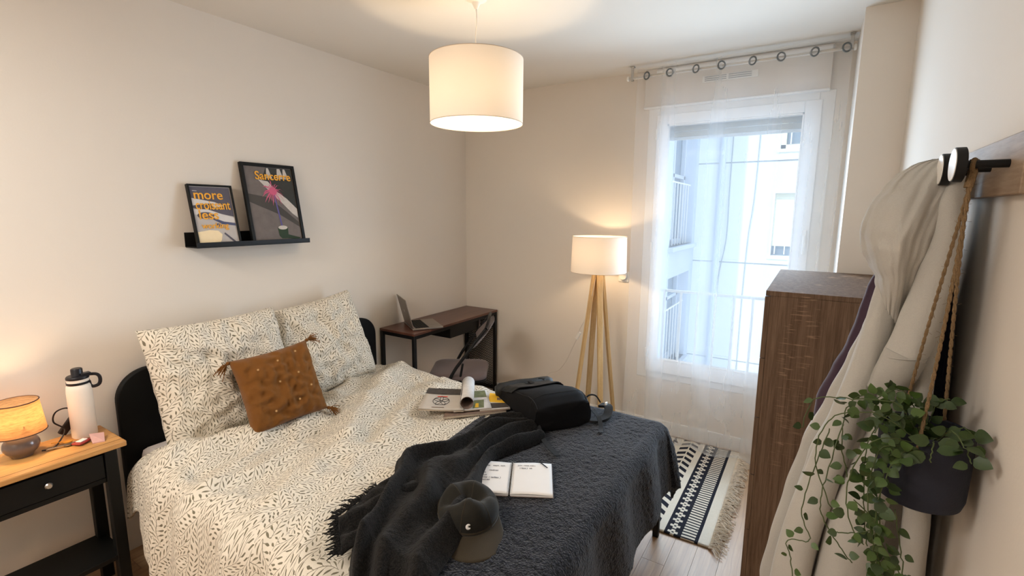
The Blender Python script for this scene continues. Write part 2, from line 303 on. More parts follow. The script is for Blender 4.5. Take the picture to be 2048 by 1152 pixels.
# ---------------------------------------------------------------- geometry helpers
class MB:
    def __init__(s): s.v = []; s.f = []; s.mi = []; s.uv = None
    def add(s, vs, fs, mi=0):
        o = len(s.v); s.v += [tuple(v) for v in vs]; s.f += [tuple(i + o for i in f) for f in fs]; s.mi += [mi] * len(fs)
    def box(s, lo, hi, mi=0, xf=None):
        x0, y0, z0 = lo; x1, y1, z1 = hi
        vs = [Vector(p) for p in ((x0, y0, z0), (x1, y0, z0), (x1, y1, z0), (x0, y1, z0), (x0, y0, z1), (x1, y0, z1), (x1, y1, z1), (x0, y1, z1))]
        if xf: vs = [xf @ v for v in vs]
        s.add(vs, [(0, 3, 2, 1), (4, 5, 6, 7), (0, 1, 5, 4), (1, 2, 6, 5), (2, 3, 7, 6), (3, 0, 4, 7)], mi)
    def tube(s, pts, r, n=8, mi=0, cap=True, closed=False, flat=None):
        pts = [Vector(p) for p in pts]; N = len(pts); rings = []
        up = Vector((0, 0, 1)); prev = None
        for i, p in enumerate(pts):
            a = pts[(i - 1) % N] if (closed or i > 0) else pts[0]; b = pts[(i + 1) % N] if (closed or i < N - 1) else pts[-1]
            d = (b - a).normalized() if (b - a).length > 1e-9 else Vector((0, 0, 1))
            if prev is None:
                u = d.cross(up); u = u.normalized() if u.length > .05 else d.cross(Vector((1, 0, 0))).normalized()
            else:
                u = prev - d * prev.dot(d); u = u.normalized() if u.length > 1e-6 else prev
            prev = u; v = d.cross(u); rr = r[i] if isinstance(r, (list, tuple)) else r
            fl = flat or 1.0
            rings.append([p + u * (rr * cos(2 * pi * k / n)) + v * (rr * fl * sin(2 * pi * k / n)) for k in range(n)])
        vs = [q for R_ in rings for q in R_]; fs = []
        M_ = N if closed else N - 1
        for i in range(M_):
            j = (i + 1) % N
            for k in range(n): fs.append((i * n + k, i * n + (k + 1) % n, j * n + (k + 1) % n, j * n + k))
        if cap and not closed: fs.append(tuple(range(n - 1, -1, -1))); fs.append(tuple((N - 1) * n + k for k in range(n)))
        s.add(vs, fs, mi)
    def cyl(s, a, b, r, n=24, mi=0, r2=None): s.tube([a, b], [r, r if r2 is None else r2], n, mi)
    def lathe(s, prof, c=(0, 0, 0), n=40, mi=0, xf=None):
        vs = []; fs = []
        for (r, z) in prof:
            for k in range(n): vs.append(Vector((c[0] + r * cos(2 * pi * k / n), c[1] + r * sin(2 * pi * k / n), c[2] + z)))
        for i in range(len(prof) - 1):
            for k in range(n): fs.append((i * n + k, i * n + (k + 1) % n, (i + 1) * n + (k + 1) % n, (i + 1) * n + k))
        if prof[0][0] > 1e-4: fs.append(tuple(range(n - 1, -1, -1)))
        if prof[-1][0] > 1e-4: fs.append(tuple((len(prof) - 1) * n + k for k in range(n)))
        if xf: vs = [xf @ v for v in vs]
        s.add(vs, fs, mi)
    def loft(s, rings, cap=True, mi=0):
        n = len(rings[0]); vs = [q for R_ in rings for q in R_]; fs = []
        for i in range(len(rings) - 1):
            for k in range(n): fs.append((i * n + k, i * n + (k + 1) % n, (i + 1) * n + (k + 1) % n, (i + 1) * n + k))
        if cap: fs.append(tuple(range(n - 1, -1, -1))); fs.append(tuple((len(rings) - 1) * n + k for k in range(n)))
        s.add(vs, fs, mi)
    def grid(s, fn, nu, nv, uvf=None, mi=0, thick=0):
        vs = []; uvs = []
        for j in range(nv + 1):
            for i in range(nu + 1):
                vs.append(fn(i / nu, j / nv)); uvs.append(uvf(i / nu, j / nv) if uvf else (i / nu, j / nv))
        fs = [(j * (nu + 1) + i, j * (nu + 1) + i + 1, (j + 1) * (nu + 1) + i + 1, (j + 1) * (nu + 1) + i) for j in range(nv) for i in range(nu)]
        s.add(vs, fs, mi); s.uv = (s.uv or []) + uvs
    def build(s, name, mat, parent=None, smooth=True, bevel=0, subsurf=0, solid=0, angle=40):
        me = bpy.data.meshes.new(name); me.from_pydata(s.v, [], s.f); me.update()
        mats = mat if isinstance(mat, (list, tuple)) else [mat]
        for m_ in mats: me.materials.append(m_)
        if len(mats) > 1: me.polygons.foreach_set('material_index', s.mi)
        if s.uv:
            ul = me.uv_layers.new(name='UVMap'); li = [0] * len(me.loops); me.loops.foreach_get('vertex_index', li)
            flat = []
            for i in li: flat += [s.uv[i][0], s.uv[i][1]]
            ul.data.foreach_set('uv', flat)
        bm = bmesh.new(); bm.from_mesh(me); bmesh.ops.recalc_face_normals(bm, faces=bm.faces); bm.to_mesh(me); bm.free()
        o = bpy.data.objects.new(name, me); COL.objects.link(o)
        if bevel:
            md = o.modifiers.new('bevel', 'BEVEL'); md.width = bevel; md.segments = 2; md.limit_method = 'ANGLE'; md.angle_limit = radians(35)
        if solid:
            md = o.modifiers.new('solid', 'SOLIDIFY'); md.thickness = solid; md.offset = 0
        if subsurf:
            md = o.modifiers.new('sub', 'SUBSURF'); md.levels = subsurf; md.render_levels = subsurf
        if smooth:
            me.polygons.foreach_set('use_smooth', [True] * len(me.polygons))
            try: me.set_sharp_from_angle(angle=radians(angle))
            except Exception: pass
        if parent is not None: attach(o, parent)
        return o
def attach(o, parent):
    o.parent = parent; mw = parent['_w'] if '_w' in parent else None
    o.matrix_parent_inverse = Matrix.Translation(parent.location).inverted() if parent.type == 'EMPTY' else Matrix.Identity(4)
def tag(o, label=None, cat=None, group=None, kind=None):
    if label: o['label'] = label
    if cat: o['category'] = cat
    if group: o['group'] = group
    if kind: o['kind'] = kind
    return o
def thing(name, label, cat, loc, group=None):
    o = bpy.data.objects.new(name, None); COL.objects.link(o); o.location = loc; o.empty_display_size = .05
    return tag(o, label, cat, group)
def struct(name, mb, mat, parent=None, **kw):
    o = mb.build(name, mat, parent, **kw)
    if parent is None: o['kind'] = 'structure'
    return o
def bx(name, lo, hi, mat, parent=None, bevel=.002, **kw):
    m = MB(); m.box(lo, hi); return m.build(name, mat, parent, bevel=bevel, smooth=bool(bevel), **kw)
def nz(x, y=0., z=0.): return noise.noise(Vector((x, y, z)))
def spl(pts, n=8):
    P_ = [Vector(p) for p in pts]; out = []
    for i in range(len(P_) - 1):
        p0 = P_[max(i - 1, 0)]; p1 = P_[i]; p2 = P_[i + 1]; p3 = P_[min(i + 2, len(P_) - 1)]
        for k in range(n):
            t = k / n; out.append(.5 * ((2 * p1) + (p2 - p0) * t + (2 * p0 - 5 * p1 + 4 * p2 - p3) * t * t + (3 * p1 - p0 - 3 * p2 + p3) * t ** 3))
    out.append(P_[-1]); return out
def text_obj(name, body, size, mat, parent, mw, bold=.0, extr=.0003, sx=1.0, align='LEFT'):
    cu = bpy.data.curves.new(name, 'FONT'); cu.body = body; cu.size = size; cu.offset = bold; cu.extrude = extr; cu.align_x = align
    tmp = bpy.data.objects.new('tmp', cu); COL.objects.link(tmp); bpy.context.view_layer.update()
    me = bpy.data.meshes.new_from_object(tmp.evaluated_get(bpy.context.evaluated_depsgraph_get()))
    bpy.data.objects.remove(tmp); me.transform(mw @ Matrix.Diagonal((sx, 1, 1, 1))); me.materials.clear(); me.materials.append(mat)
    o = bpy.data.objects.new(name, me); COL.objects.link(o)
    if parent: attach(o, parent)
    return o

# ================================================================= SETTING
ZC = 2.5; YB = -4.35; XR = 2.87; XP = 2.675; YP = -.50
m = MB(); m.box((-.05, YB, -.08), (XR, 0.0, -.012)); floor = struct('floor', m, M['floor'], smooth=False)
pw = .1025; n_pl = 0
k0 = int(XR / pw) + 2
for i in range(-1, k0):
    x0 = .075 + (i) * pw - .001; x1 = x0 + pw - .0012
    a, b = max(x0, 0.), min(x1, XR)
    if b - a < .01: continue
    y = 0.0 - ((i * 37) % 100) / 100 * 1.3
    cuts = [0.0]
    while y > YB:
        if y < -.15: cuts.append(y)
        y -= 1.3
    cuts.append(YB)
    for c0, c1 in zip(cuts[:-1], cuts[1:]):
        p = MB(); p.box((a, c1 + .0008, -.012), (b, c0 - .0008, 0)); p.build('plank', M['floor'], floor, smooth=False)
m = MB(); m.box((-.05, YB, ZC), (XR, 0.25, ZC + .1)); struct('ceiling', m, M['ceiling'], smooth=False)
m = MB(); m.box((-.1, YB, 0), (0, 0, ZC)); struct('wall_left', m, M['wall'], smooth=False)
# window wall with its opening
WX0, WX1, WZ0, WZ1 = 1.55, 2.60, .40, 2.26
m = MB()
m.box((-.1, 0, -.05), (WX0, .25, ZC)); m.box((WX1, 0, -.05), (XR + .1, .25, ZC)); m.box((WX0, 0, -.05), (WX1, .25, WZ0)); m.box((WX0, 0, WZ1), (WX1, .25, ZC))
struct('wall_back', m, M['wall'], smooth=False)
m = MB(); m.box((XP, YP, 0), (XR, 0, ZC)); o = struct('wall_pillar', m, M['wall'], smooth=False); o.name = 'wall_alcove'
m = MB(); m.box((XR, YB, 0), (XR + .1, 0, ZC)); struct('wall_right', m, M['wall'], smooth=False)
m = MB(); m.box((-.1, YB - .1, 0), (XR + .1, YB, ZC)); struct('wall_front', m, M['wall'], smooth=False)
m = MB(); m.box((0.0, -.013, 0), (XP, 0, .098)); struct('baseboard_back', m, M['white_trim'], bevel=.003)
m = MB(); m.box((XP - .013, YP, 0), (XP, -.013, .098)); struct('baseboard_right', m, M['white_trim'], bevel=.003)

# window: frame (structure) with sash, pane, handle
m = MB()
FY0, FY1 = -.004, .07
for lo, hi in (((WX0, FY0, WZ0), (WX0 + .075, FY1, WZ1)), ((WX1 - .075, FY0, WZ0), (WX1, FY1, WZ1)), ((WX0 + .075, FY0, WZ1 - .06), (WX1 - .075, FY1, WZ1)), ((WX0 + .075, FY0, WZ0), (WX1 - .075, FY1, WZ0 + .06))): m.box(lo, hi)
win = struct('window_1', m, M['white_trim'], bevel=.003)
GX0, GX1, GZ0, GZ1 = 1.682, 2.455, .543, 2.143
m = MB(); SX0, SX1, SZ0, SZ1 = WX0 + .06, WX1 - .06, WZ0 + .05, WZ1 - .05
for lo, hi in (((SX0, -.018, SZ0), (GX0, .05, SZ1)), ((GX1, -.018, SZ0), (SX1, .05, SZ1)), ((GX0, -.018, GZ1), (GX1, .05, SZ1)), ((GX0, -.018, SZ0), (GX1, .05, GZ0))): m.box(lo, hi)
m.build('sash', M['white_trim'], win, bevel=.004)
m = MB(); m.box((GX0 - .005, .02, GZ0 - .005), (GX1 + .005, .026, GZ1 + .005)); m.build('glass_pane', M['glass'], win, smooth=False)
m = MB(); m.box((GX0, -.0195, GZ0 - .0), (GX0 + .008, .02, GZ1)); m.box((GX1 - .008, -.0195, GZ0), (GX1, .02, GZ1)); m.box((GX0, -.0195, GZ1 - .008), (GX1, .02, GZ1)); m.box((GX0, -.0195, GZ0), (GX1, .02, GZ0 + .008))
m.build('glazing_bead', M['plastic_white'], win)
h = bx('handle', (2.505, -.03, 1.395), (2.525, -.018, 1.475), M['plastic_white'], win, .004)
m = MB(); m.box((2.509, -.05, 1.425), (2.521, -.03, 1.44)); m.box((2.508, -.056, 1.33), (2.522, -.044, 1.442)); m.build('lever', M['plastic_white'], h, bevel=.004)
for hz in (.55, 1.3, 2.05): bx('hinge', (SX0 - .004, -.026, hz), (SX0 + .012, -.017, hz + .07), M['plastic_white'], win, .003)
# rolled-up shutter slats seen behind the pane top
sh = MB(); sh.box((WX0 + .02, .10, 2.075), (WX1 - .02, .108, 2.11)); o = sh.build('shutter_slat', M['blind'], win, bevel=.002)
for zz in (2.112, 2.149, 2.186, 2.223):
    q = bpy.data.objects.new('shutter_slat', o.data); COL.objects.link(q); q.location.z = zz - 2.075; attach(q, win)
bx('shutter_rail', (WX0 + .02, .096, 2.055), (WX1 - .02, .112, 2.073), M['white_trim'], win, .002)
# shutter box above the window with air vent
m = MB(); m.box((1.523, -.030, 2.258), (2.568, 0, 2.499)); tr1 = struct('trim_1', m, M['wall'], bevel=.003)
bx('ledge', (1.523, -.042, 2.250), (2.568, 0, 2.262), M['white_trim'], tr1, .003)
m = MB(); m.box((1.885, -.038, 2.372), (2.20, -.030, 2.412)); m.build('vent_plate', M['plastic_white'], tr1, bevel=.002)
for k in range(3):
    for (a, b) in ((1.90, 2.025), (2.037, 2.165)):
        bx('vent_slot', (a, -.0395, 2.380 + k * .011), (b, -.0378, 2.3845 + k * .011), M['facade_groove'], tr1, 0)
m = MB(); m.tube([(1.60, -.035, 2.479), (2.565, -.035, 2.479)], .012, 10); o = m.build('trim_2', M['white_trim']); tag(o, kind='structure')
m = MB(); m.tube([(2.562, -.035, 2.479), (2.572, -.035, 2.479)], .0128, 12); m.build('end_cap', M['chrome'], o)

# guard rail outside
gr = thing('guard_rail', 'white metal guard rail with vertical bars outside the tall window', 'railing', (2.07, .2, .42))
m = MB(); m.box((WX0, .185, 1.00), (WX1, .215, 1.018)); m.build('top_rail', M['white_trim'], gr, bevel=.003)
m = MB(); m.box((WX0, .185, .435), (WX1, .215, .453)); m.build('bottom_rail', M['white_trim'], gr, bevel=.003)
m = MB(); m.box((-.0075, -.006, .453), (.0075, .006, 1.0)); me0 = None
for k in range(8):
    x = 1.668 + k * .1175
    q = MB(); q.box((x - .0075, .194, .453), (x + .0075, .206, 1.0)); q.build('bar', M['white_trim'], gr, smooth=False)
m = MB(); m.box((WX0, .07, WZ0 - .012), (WX1, .30, WZ0 + .004)); o = m.build('trim_3', M['white_trim']); tag(o, kind='structure')

# ----- building opposite
bd = thing('apartment_building', 'white rendered apartment building across the courtyard behind the window', 'building', (1.5, 5, -6))
FYY = 5.0
def wall_with_holes(name, x0, x1, z0, z1, holes, yf, th, mat, parent, axis='y'):
    xs = sorted({x0, x1} | {h[0] for h in holes} | {h[1] for h in holes}); zs = sorted({z0, z1} | {h[2] for h in holes} | {h[3] for h in holes})
    mm = MB()
    for a, b in zip(xs[:-1], xs[1:]):
        for c, d in zip(zs[:-1], zs[1:]):
            cx, cz = (a + b) / 2, (c + d) / 2
            if any(h[0] < cx < h[1] and h[2] < cz < h[3] for h in holes): continue
            if axis == 'y': mm.box((a, yf, c), (b, yf + th, d))
            else: mm.box((yf - th, a, c), (yf, b, d))
    return mm.build(name, mat, parent, smooth=False)
h1 = (2.02, 2.95, 2.52, 3.75); h2 = (2.01, 2.60, .945, 1.875); h3 = (2.02, 2.95, -1.1, -.1)
wall_with_holes('wall', .88, 5.0, -6, 6.5, [h1, h2, h3], FYY, .2, M['facade'], bd)
for z in (2.345, .795, -.80, 3.9, -2.4):
    bx('groove', (.88, FYY - .004, z), (5.0, FYY, z + .018), M['facade_groove'], bd, 0)
    bx('groove', (.88, FYY - .014, z + .018), (5.0, FYY, z + .05), M['facade'], bd, 0)
for hh in (h1, h3):
    f = MB(); x0, x1, z0, z1 = hh
    for lo, hi in (((x0 - .04, 4.985, z0 - .05), (x1 + .04, 5.03, z0)), ((x0, 5.0, z0), (x0 + .07, 5.1, z1)), ((x1 - .07, 5.0, z0), (x1, 5.1, z1)), ((x0, 5.0, z0), (x1, 5.1, z0 + .06)), ((x0, 5.0, z1 - .06), (x1, 5.1, z1)), (((x0 + x1) / 2 - .03, 5.03, z0), ((x0 + x1) / 2 + .03, 5.1, z1))): f.box(lo, hi)
    fo = f.build('window', M['shutter_cream'], bd, bevel=.004)
    bx('pane', (x0, 5.11, z0), (x1, 5.12, z1), M['win_dark'], fo, 0)
    for k in range(6): bx('grille_bar', (x0 + .12 + k * .14, 5.0, z0 + .05), (x0 + .135 + k * .14, 5.015, z1 - .05), M['white_trim'], fo, 0)
x0, x1, z0, z1 = h2
f = MB(); f.box((x0 - .05, 4.985, z0 - .06), (x1 + .05, 5.03, z0)); f.box((x0 - .03, 4.985, z1), (x1 + .03, 5.02, z1 + .03)); f.box((x0 - .03, 4.985, z0), (x0, 5.02, z1))
fo = f.build('window', M['white_trim'], bd, bevel=.003)
for k in range(12): bx('shutter_slat', (x0, 5.06, z0 + .14 + k * .066), (x1, 5.075, z0 + .203 + k * .066), M['shutter_cream'], fo, .003)
bx('pane', (x0, 5.10, z0), (x1, 5.11, z0 + .16), M['win_dark'], fo, 0)
for k in range(5): bx('grille_bar', (x0 + .04 + k * .13, 5.02, z0 + .02), (x0 + .055 + k * .13, 5.035, z0 + .16), M['white_trim'], fo, 0)
# wing coming toward us on the left
wh = [(3.40, 4.82, 1.10, 3.3), (3.40, 4.75, -.75, .66)]
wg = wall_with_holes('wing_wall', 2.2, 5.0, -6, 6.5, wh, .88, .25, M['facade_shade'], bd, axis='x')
for (a, b, c, d) in wh:
    f = MB(); f.box((.66, a, c), (.72, a + .07, d)); f.box((.66, b - .07, c), (.72, b, d)); f.box((.66, (a + b) / 2 - .04, c), (.72, (a + b) / 2 + .04, d)); f.box((.66, a, c), (.72, b, c + .07)); f.box((.66, a, c + 1.0), (.72, b, c + 1.05))
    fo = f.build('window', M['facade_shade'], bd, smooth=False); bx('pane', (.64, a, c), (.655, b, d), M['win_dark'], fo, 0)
    for k in range(8): bx('grille_bar', (.80, a + .1 + k * .17, c), (.815, a + .115 + k * .17, c + .9), M['white_trim'], fo, 0)
    bx('grille_bar', (.80, a, c + .9), (.815, b, c + .92), M['white_trim'], fo, 0)
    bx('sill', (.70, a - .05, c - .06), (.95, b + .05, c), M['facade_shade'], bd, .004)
m = MB(); m.tube([(1.24, 4.93, -6), (1.24, 4.93, 6.4)], .048, 14); pp = m.build('downpipe', M['pipe'], bd)
for z in (2.0, .3, -1.4, 3.7):
    m = MB(); m.tube([(1.24, 4.93, z), (1.24, 4.93, z + .04)], .058, 14); m.build('pipe_bracket', M['pipe'], pp)
m = MB(); m.tube(spl([(1.385, 4.97, 6), (1.37, 4.97, 2.3), (1.375, 4.97, 1.2), (1.29, 4.97, .4), (1.26, 4.97, -1.5), (1.30, 4.97, -4)]), .008, 5); m.build('cable', M['facade_groove'], bd)
m = MB(); m.tube(spl([(1.75, 4.97, 6), (1.735, 4.97, 2.2), (1.68, 4.97, 1.1), (1.665, 4.97, -.6), (1.70, 4.97, -4)]), .007, 5); m.build('cable', M['facade_groove'], bd)
m = MB(); m.box((-8, .3, -6.2), (10, 9, -6)); tag(m.build('street', M['street'], smooth=False), kind='structure')

# ================================================================= CURTAIN
cr = thing('curtain_rod', 'white curtain rod on two ceiling brackets in front of the window', 'curtain rod', (2.05, -.15, 2.428))
m = MB(); m.tube([(1.455, -.15, 2.428), (2.66, -.15, 2.428)], .008, 14); m.build('rod', M['rod'], cr)
for x in (1.447, 2.668): m = MB(); m.lathe([(0, -.008), (.014, -.006), (.016, 0), (.014, .006), (0, .008)], n=16, xf=Matrix.Translation((x if x < 2 else 2.660, -.15, 2.428)) @ Matrix.Rotation(pi / 2, 4, 'Y')); m.build('finial', M['plastic_white'], cr)
for x in (1.475, 2.645):
    m = MB(); m.box((x - .012, -.165, 2.493), (x + .012, -.135, 2.5)); m.box((x - .008, -.158, 2.425), (x + .008, -.152, 2.494)); m.box((x - .008, -.162, 2.412), (x + .008, -.138, 2.4185)); m.build('bracket', M['chrome'], cr, bevel=.0015)
RX = [1.573, 1.717, 1.871, 2.015, 2.180, 2.323, 2.481, 2.624]
cu_t = thing('sheer_curtain', 'sheer white voile eyelet curtain hanging to the floor over the window', 'curtain', (2.08, -.15, 0))
def curt_y(x, z):
    # pleats: pass through rod plane at each eyelet
    k = 0
    if x <= RX[0]: ph = -(RX[0] - x) / .15
    elif x >= RX[-1]: ph = 7 + (x - RX[-1]) / .15
    else:
        for i in range(7):
            if RX[i] <= x <= RX[i + 1]: ph = i + (x - RX[i]) / (RX[i + 1] - RX[i]); break
    amp = .014 + .020 * min(1, max(0, (2.40 - z) / .5))
    return -.166 + amp * sin(ph * pi)
def curt(u, v):
    z = 2.476 - v * 2.464; low = max(0, v - .1)
    x = 1.515 + u * 1.135 + .012 * low * nz(u * 6, v * 2.1) + (.012 if u < .5 else 0) * sin(v * 3) * (1 - u)
    y = curt_y(1.52 + u * 1.13 + .05 * low * nz(u * 3 + 4, v * 1.3), z) + .007 * low * nz(u * 6, v * 2.5, 3)
    # knotted/crumpled lower part
    g = exp(-((z - .32) / .16) ** 2); y += g * .016 * nz(u * 9, v * 16, 7)
    if v > .9: y += (v - .9) * .08 * nz(u * 9, 2.2)
    y = min(y, -.066)
    return Vector((min(x, 2.668), y, z))
m = MB(); m.grid(curt, 210, 120); m.uv = None; m.build('voile_panel', M['voile'], cu_t, angle=180)
m = MB(); m.grid(lambda u, v: curt(u, .999 - v * .006) + Vector((0, -.001, 0)), 210, 1); m.uv = None; m.build('hem', M['voile'], cu_t, angle=180)
for i, x in enumerate(RX):
    ya = .35 if i % 2 else -.35
    pts = [(x + .0195 * cos(t) * cos(ya), -.169 + .0195 * cos(t) * sin(ya), 2.428 + .0215 * sin(t)) for t in [2 * pi * k / 26 for k in range(26)]]
    m = MB(); m.tube(pts, .0046, 6, closed=True); m.build('eyelet', M['sheer_ring'], cu_t)

# thermostat dial
th = thing('thermostat', 'small round white wall dial on a square plate beside the floor lamp', 'thermostat', (1.424, -.01, 1.11))
bx('plate', (1.385, -.008, 1.075), (1.462, 0, 1.150), M['plastic_white'], th, .003)
m = MB(); m.cyl((1.424, -.03, 1.117), (1.424, -.008, 1.117), .026, 28); m.build('dial', M['plastic_white'], th, bevel=.003)

# ================================================================= PENDANT LAMP
PX, PY = 1.203, -1.49
pl = thing('pendant_lamp', 'lit white drum pendant lamp hanging from the ceiling on a white cord', 'pendant lamp', (PX, PY, 2.5))
def shade(name, cx, cy, z0, z1, r0, r1, mat, parent, trim, t=.0015):
    m = MB(); n = 72; vs = []; fs = []
    for (r, z) in ((r0, z0), (r1, z1)):
        for k in range(n): a = 2 * pi * k / n; vs.append((cx + r * cos(a), cy + r * sin(a), z))
    for k in range(n): fs.append((k, (k + 1) % n, n + (k + 1) % n, n + k))
    m.add(vs, fs); o = m.build(name, mat, parent)
    for (r, z) in ((r0, z0), (r1, z1)):
        q = MB(); q.tube([(cx + r * cos(2 * pi * k / n), cy + r * sin(2 * pi * k / n), z) for k in range(n)], t, 6, closed=True); q.build('shade_rim', trim, o)
    return o
PR = .212; PZ0, PZ1 = 1.965, 2.245
shade('lamp_shade', PX, PY, PZ0, PZ1, PR, PR, M['shade_white'], pl, M['shade_trim'])
m = MB(); m.tube(spl([(PX, PY, 2.46), (PX + .003, PY, 2.4), (PX - .004, PY, 2.33), (PX + .004, PY, 2.27), (PX, PY, 2.17)]), .0032, 8); m.build('cord', M['plastic_white'], pl)
m = MB(); m.lathe([(0, 0), (.045, 0), (.047, -.006), (.02, -.018), (.010, -.04), (.006, -.045), (0, -.045)], (PX, PY, 2.5), 28); m.build('ceiling_rose', M['plastic_white'], pl)
m = MB(); m.lathe([(0, .05), (.014, .05), (.018, .02), (.018, -.01), (.014, -.012), (0, -.012)], (PX, PY, 2.13), 20); m.build('socket', M['plastic_white'], pl)
m = MB(); 
for k in range(3): a = 2 * pi * k / 3 + .4; m.tube([(PX + .018 * cos(a), PY + .018 * sin(a), 2.16), (PX + (PR - .002) * cos(a), PY + (PR - .002) * sin(a), 2.225)], .0016, 6)
m.build('spider', M['chrome'], pl)
def bulb(x, y, z, r, parent, en, col, rad=None):
    m = MB(); m.lathe([(0, -r), (r * .5, -r * .87), (r * .87, -r * .5), (r, 0), (r * .87, r * .5), (r * .55, r * 1.0), (r * .4, r * 1.5), (0, r * 1.5)], (x, y, z), 18)
    b = m.build('bulb', M['bulb'], parent); b.visible_shadow = True
    ld = bpy.data.lights.new('bulb_light', 'POINT'); ld.energy = en; ld.color = col; ld.shadow_soft_size = rad or r
    lo = bpy.data.objects.new('bulb_light', ld); COL.objects.link(lo); lo.location = (x, y, z); lo.parent = parent; lo.matrix_parent_inverse = Matrix.Translation(parent.location).inverted()
    b.visible_shadow = False
    return lo
bulb(PX, PY, 2.085, .028, pl, 6.2, (1, .77, .50))

# ================================================================= FLOOR LAMP
LX, LY = 1.332, -.262
fl = thing('floor_lamp', 'lit floor lamp with white drum shade on four pale wooden legs', 'floor lamp', (LX, LY, 0))
shade('lamp_shade', LX, LY, 1.168, 1.408, .188, .182, M['shade_white'], fl, M['shade_trim'])
az = atan2(LY + 3.365, LX - 2.57); rt = (cos(az - pi / 2), sin(az - pi / 2)); fw = (cos(az), sin(az))
for (sx, sy) in ((-1, -1), (-1, 1), (1, -1), (1, 1)):
    # feet: leg angle 19 degrees off the view axis
    base = {(-1, -1): 180 + 19, (1, 1): 19, (-1, 1): 90 + 19, (1, -1): 270 + 19}[(sx, sy)]
    a = radians(base); dx = rt[0] * cos(a) + fw[0] * sin(a); dy = rt[1] * cos(a) + fw[1] * sin(a)
    m = MB(); top = Vector((LX + dx * .024, LY + dy * .024, 1.20)); bot = Vector((LX + dx * .165, LY + dy * .165, 0)); tan = Vector((-dy, dx, 0))
    rd = Vector((dx, dy, 0)); rings = []
    for k in range(2):
        c = (bot, top)[k]; wv, tv = (.0165, .011) if k == 0 else (.020, .011)
        rings.append([c + tan * wv - rd * tv, c + tan * wv + rd * tv, c - tan * wv + rd * tv, c - tan * wv - rd * tv])
    m.loft(rings); m.build('leg', M['ash_leg'], fl, bevel=.003)
m = MB(); m.cyl((LX, LY, 1.135), (LX, LY, 1.175), .026, 20); m.cyl((LX, LY, 1.175), (LX, LY, 1.25), .012, 16); m.build('hub', M['plastic_white'], fl)
m = MB()
for k in range(3): a = 2 * pi * k / 3; m.tube([(LX, LY, 1.19), (LX + .187 * cos(a), LY + .187 * sin(a), 1.172)], .0015, 6)
m.build('spider', M['chrome'], fl)
bulb(LX, LY, 1.295, .028, fl, 3.6, (1, .72, .44))
cd = spl([(LX - .005, LY - .03, 1.13), (LX - .03, LY - .04, .98), (1.232, -.20, .84), (1.168, -.18, .72), (1.150, -.16, .665), (1.10, -.13, .575), (1.03, -.10, .44), (.955, -.08, .345), (.87, -.07, .30), (.80, -.06, .2), (.78, -.05, .03)], 8)
m = MB(); m.tube(cd, .0022, 6); m.build('cord', M['cord_white'], fl)
m = MB(); m.box((-.011, -.009, -.032), (.011, .009, .032), xf=Matrix.Translation((1.152, -.165, .672)) @ Matrix.Rotation(radians(28), 4, 'Y')); sw = m.build('switch', M['plastic_white'], fl, bevel=.004)

# ================================================================= PICTURE LEDGE + FRAMES
pg = thing('picture_ledge', 'black metal picture ledge holding two framed posters above the bed', 'shelf', (0.05, -1.92, 1.39))
LY0, LY1 = -2.222, -1.618
bx('back_plate', (0, LY0, 1.389), (.004, LY1, 1.458), M['black_metal'], pg, .001)
bx('tray', (0.004, LY0, 1.386), (.112, LY1, 1.391), M['black_metal'], pg, .001)
bx('front_lip', (.108, LY0, 1.3905), (.112, LY1, 1.412), M['black_metal'], pg, .001)
def frame(name, label, y0, y1, zb, zt, xb, xt, fw_, mats, deco):
    yc = (y0 + y1) / 2; t = thing(name, label, 'poster', (xb, yc, zb))
    hgt = sqrt((zt - zb) ** 2 + (xb - xt) ** 2); up = Vector((xt - xb, 0, zt - zb)).normalized(); rt_ = Vector((0, 1, 0)); nrm = rt_.cross(up)
    if nrm.x < 0: nrm = -nrm
    # local axes: X = along wall (+y), Y = up, Z = outward
    mw = Matrix(((rt_.x, up.x, nrm.x, xb), (rt_.y, up.y, nrm.y, yc), (rt_.z, up.z, nrm.z, zb), (0, 0, 0, 1)))
    W = y1 - y0
    m = MB(); d = .02
    for lo, hi in (((-W / 2, 0, -d), (-W / 2 + fw_, hgt, 0)), ((W / 2 - fw_, 0, -d), (W / 2, hgt, 0)), ((-W / 2 + fw_, 0, -d), (W / 2 - fw_, fw_, 0)), ((-W / 2 + fw_, hgt - fw_, -d), (W / 2 - fw_, hgt, 0))): m.box(lo, hi, xf=mw)
    m.build('frame', M['black_wood'], t, bevel=.0015)
    m = MB(); m.box((-W / 2 + fw_ * .8, fw_ * .8, -d * .9), (W / 2 - fw_ * .8, hgt - fw_ * .8, -.0075), xf=mw); bk = m.build('print', mats[0], t, smooth=False)
    deco(mw, W, hgt, t, bk)
    return t
def poly(pts, z, mat, name, parent, mw):
    m = MB(); n = len(pts); vs = [mw @ Vector((p[0], p[1], z)) for p in pts] + [mw @ Vector((p[0], p[1], z - .0004)) for p in pts]
    m.add(vs, [tuple(range(n)), tuple(range(2 * n - 1, n - 1, -1))] + [(k, (k + 1) % n, n + (k + 1) % n, n + k) for k in range(n)])
    return m.build(name, mat, parent, smooth=False)
def ell(cx, cy, rx, ry, n=28, a0=0, a1=2 * pi, rot=0):
    out = []
    for k in range(n): a = a0 + (a1 - a0) * k / n; x = rx * cos(a); y = ry * sin(a); out.append((cx + x * cos(rot) - y * sin(rot), cy + x * sin(rot) + y * cos(rot)))
    return out
C_ = lambda n, c, **k: plain(n, c, .7, spec=.3, **k)
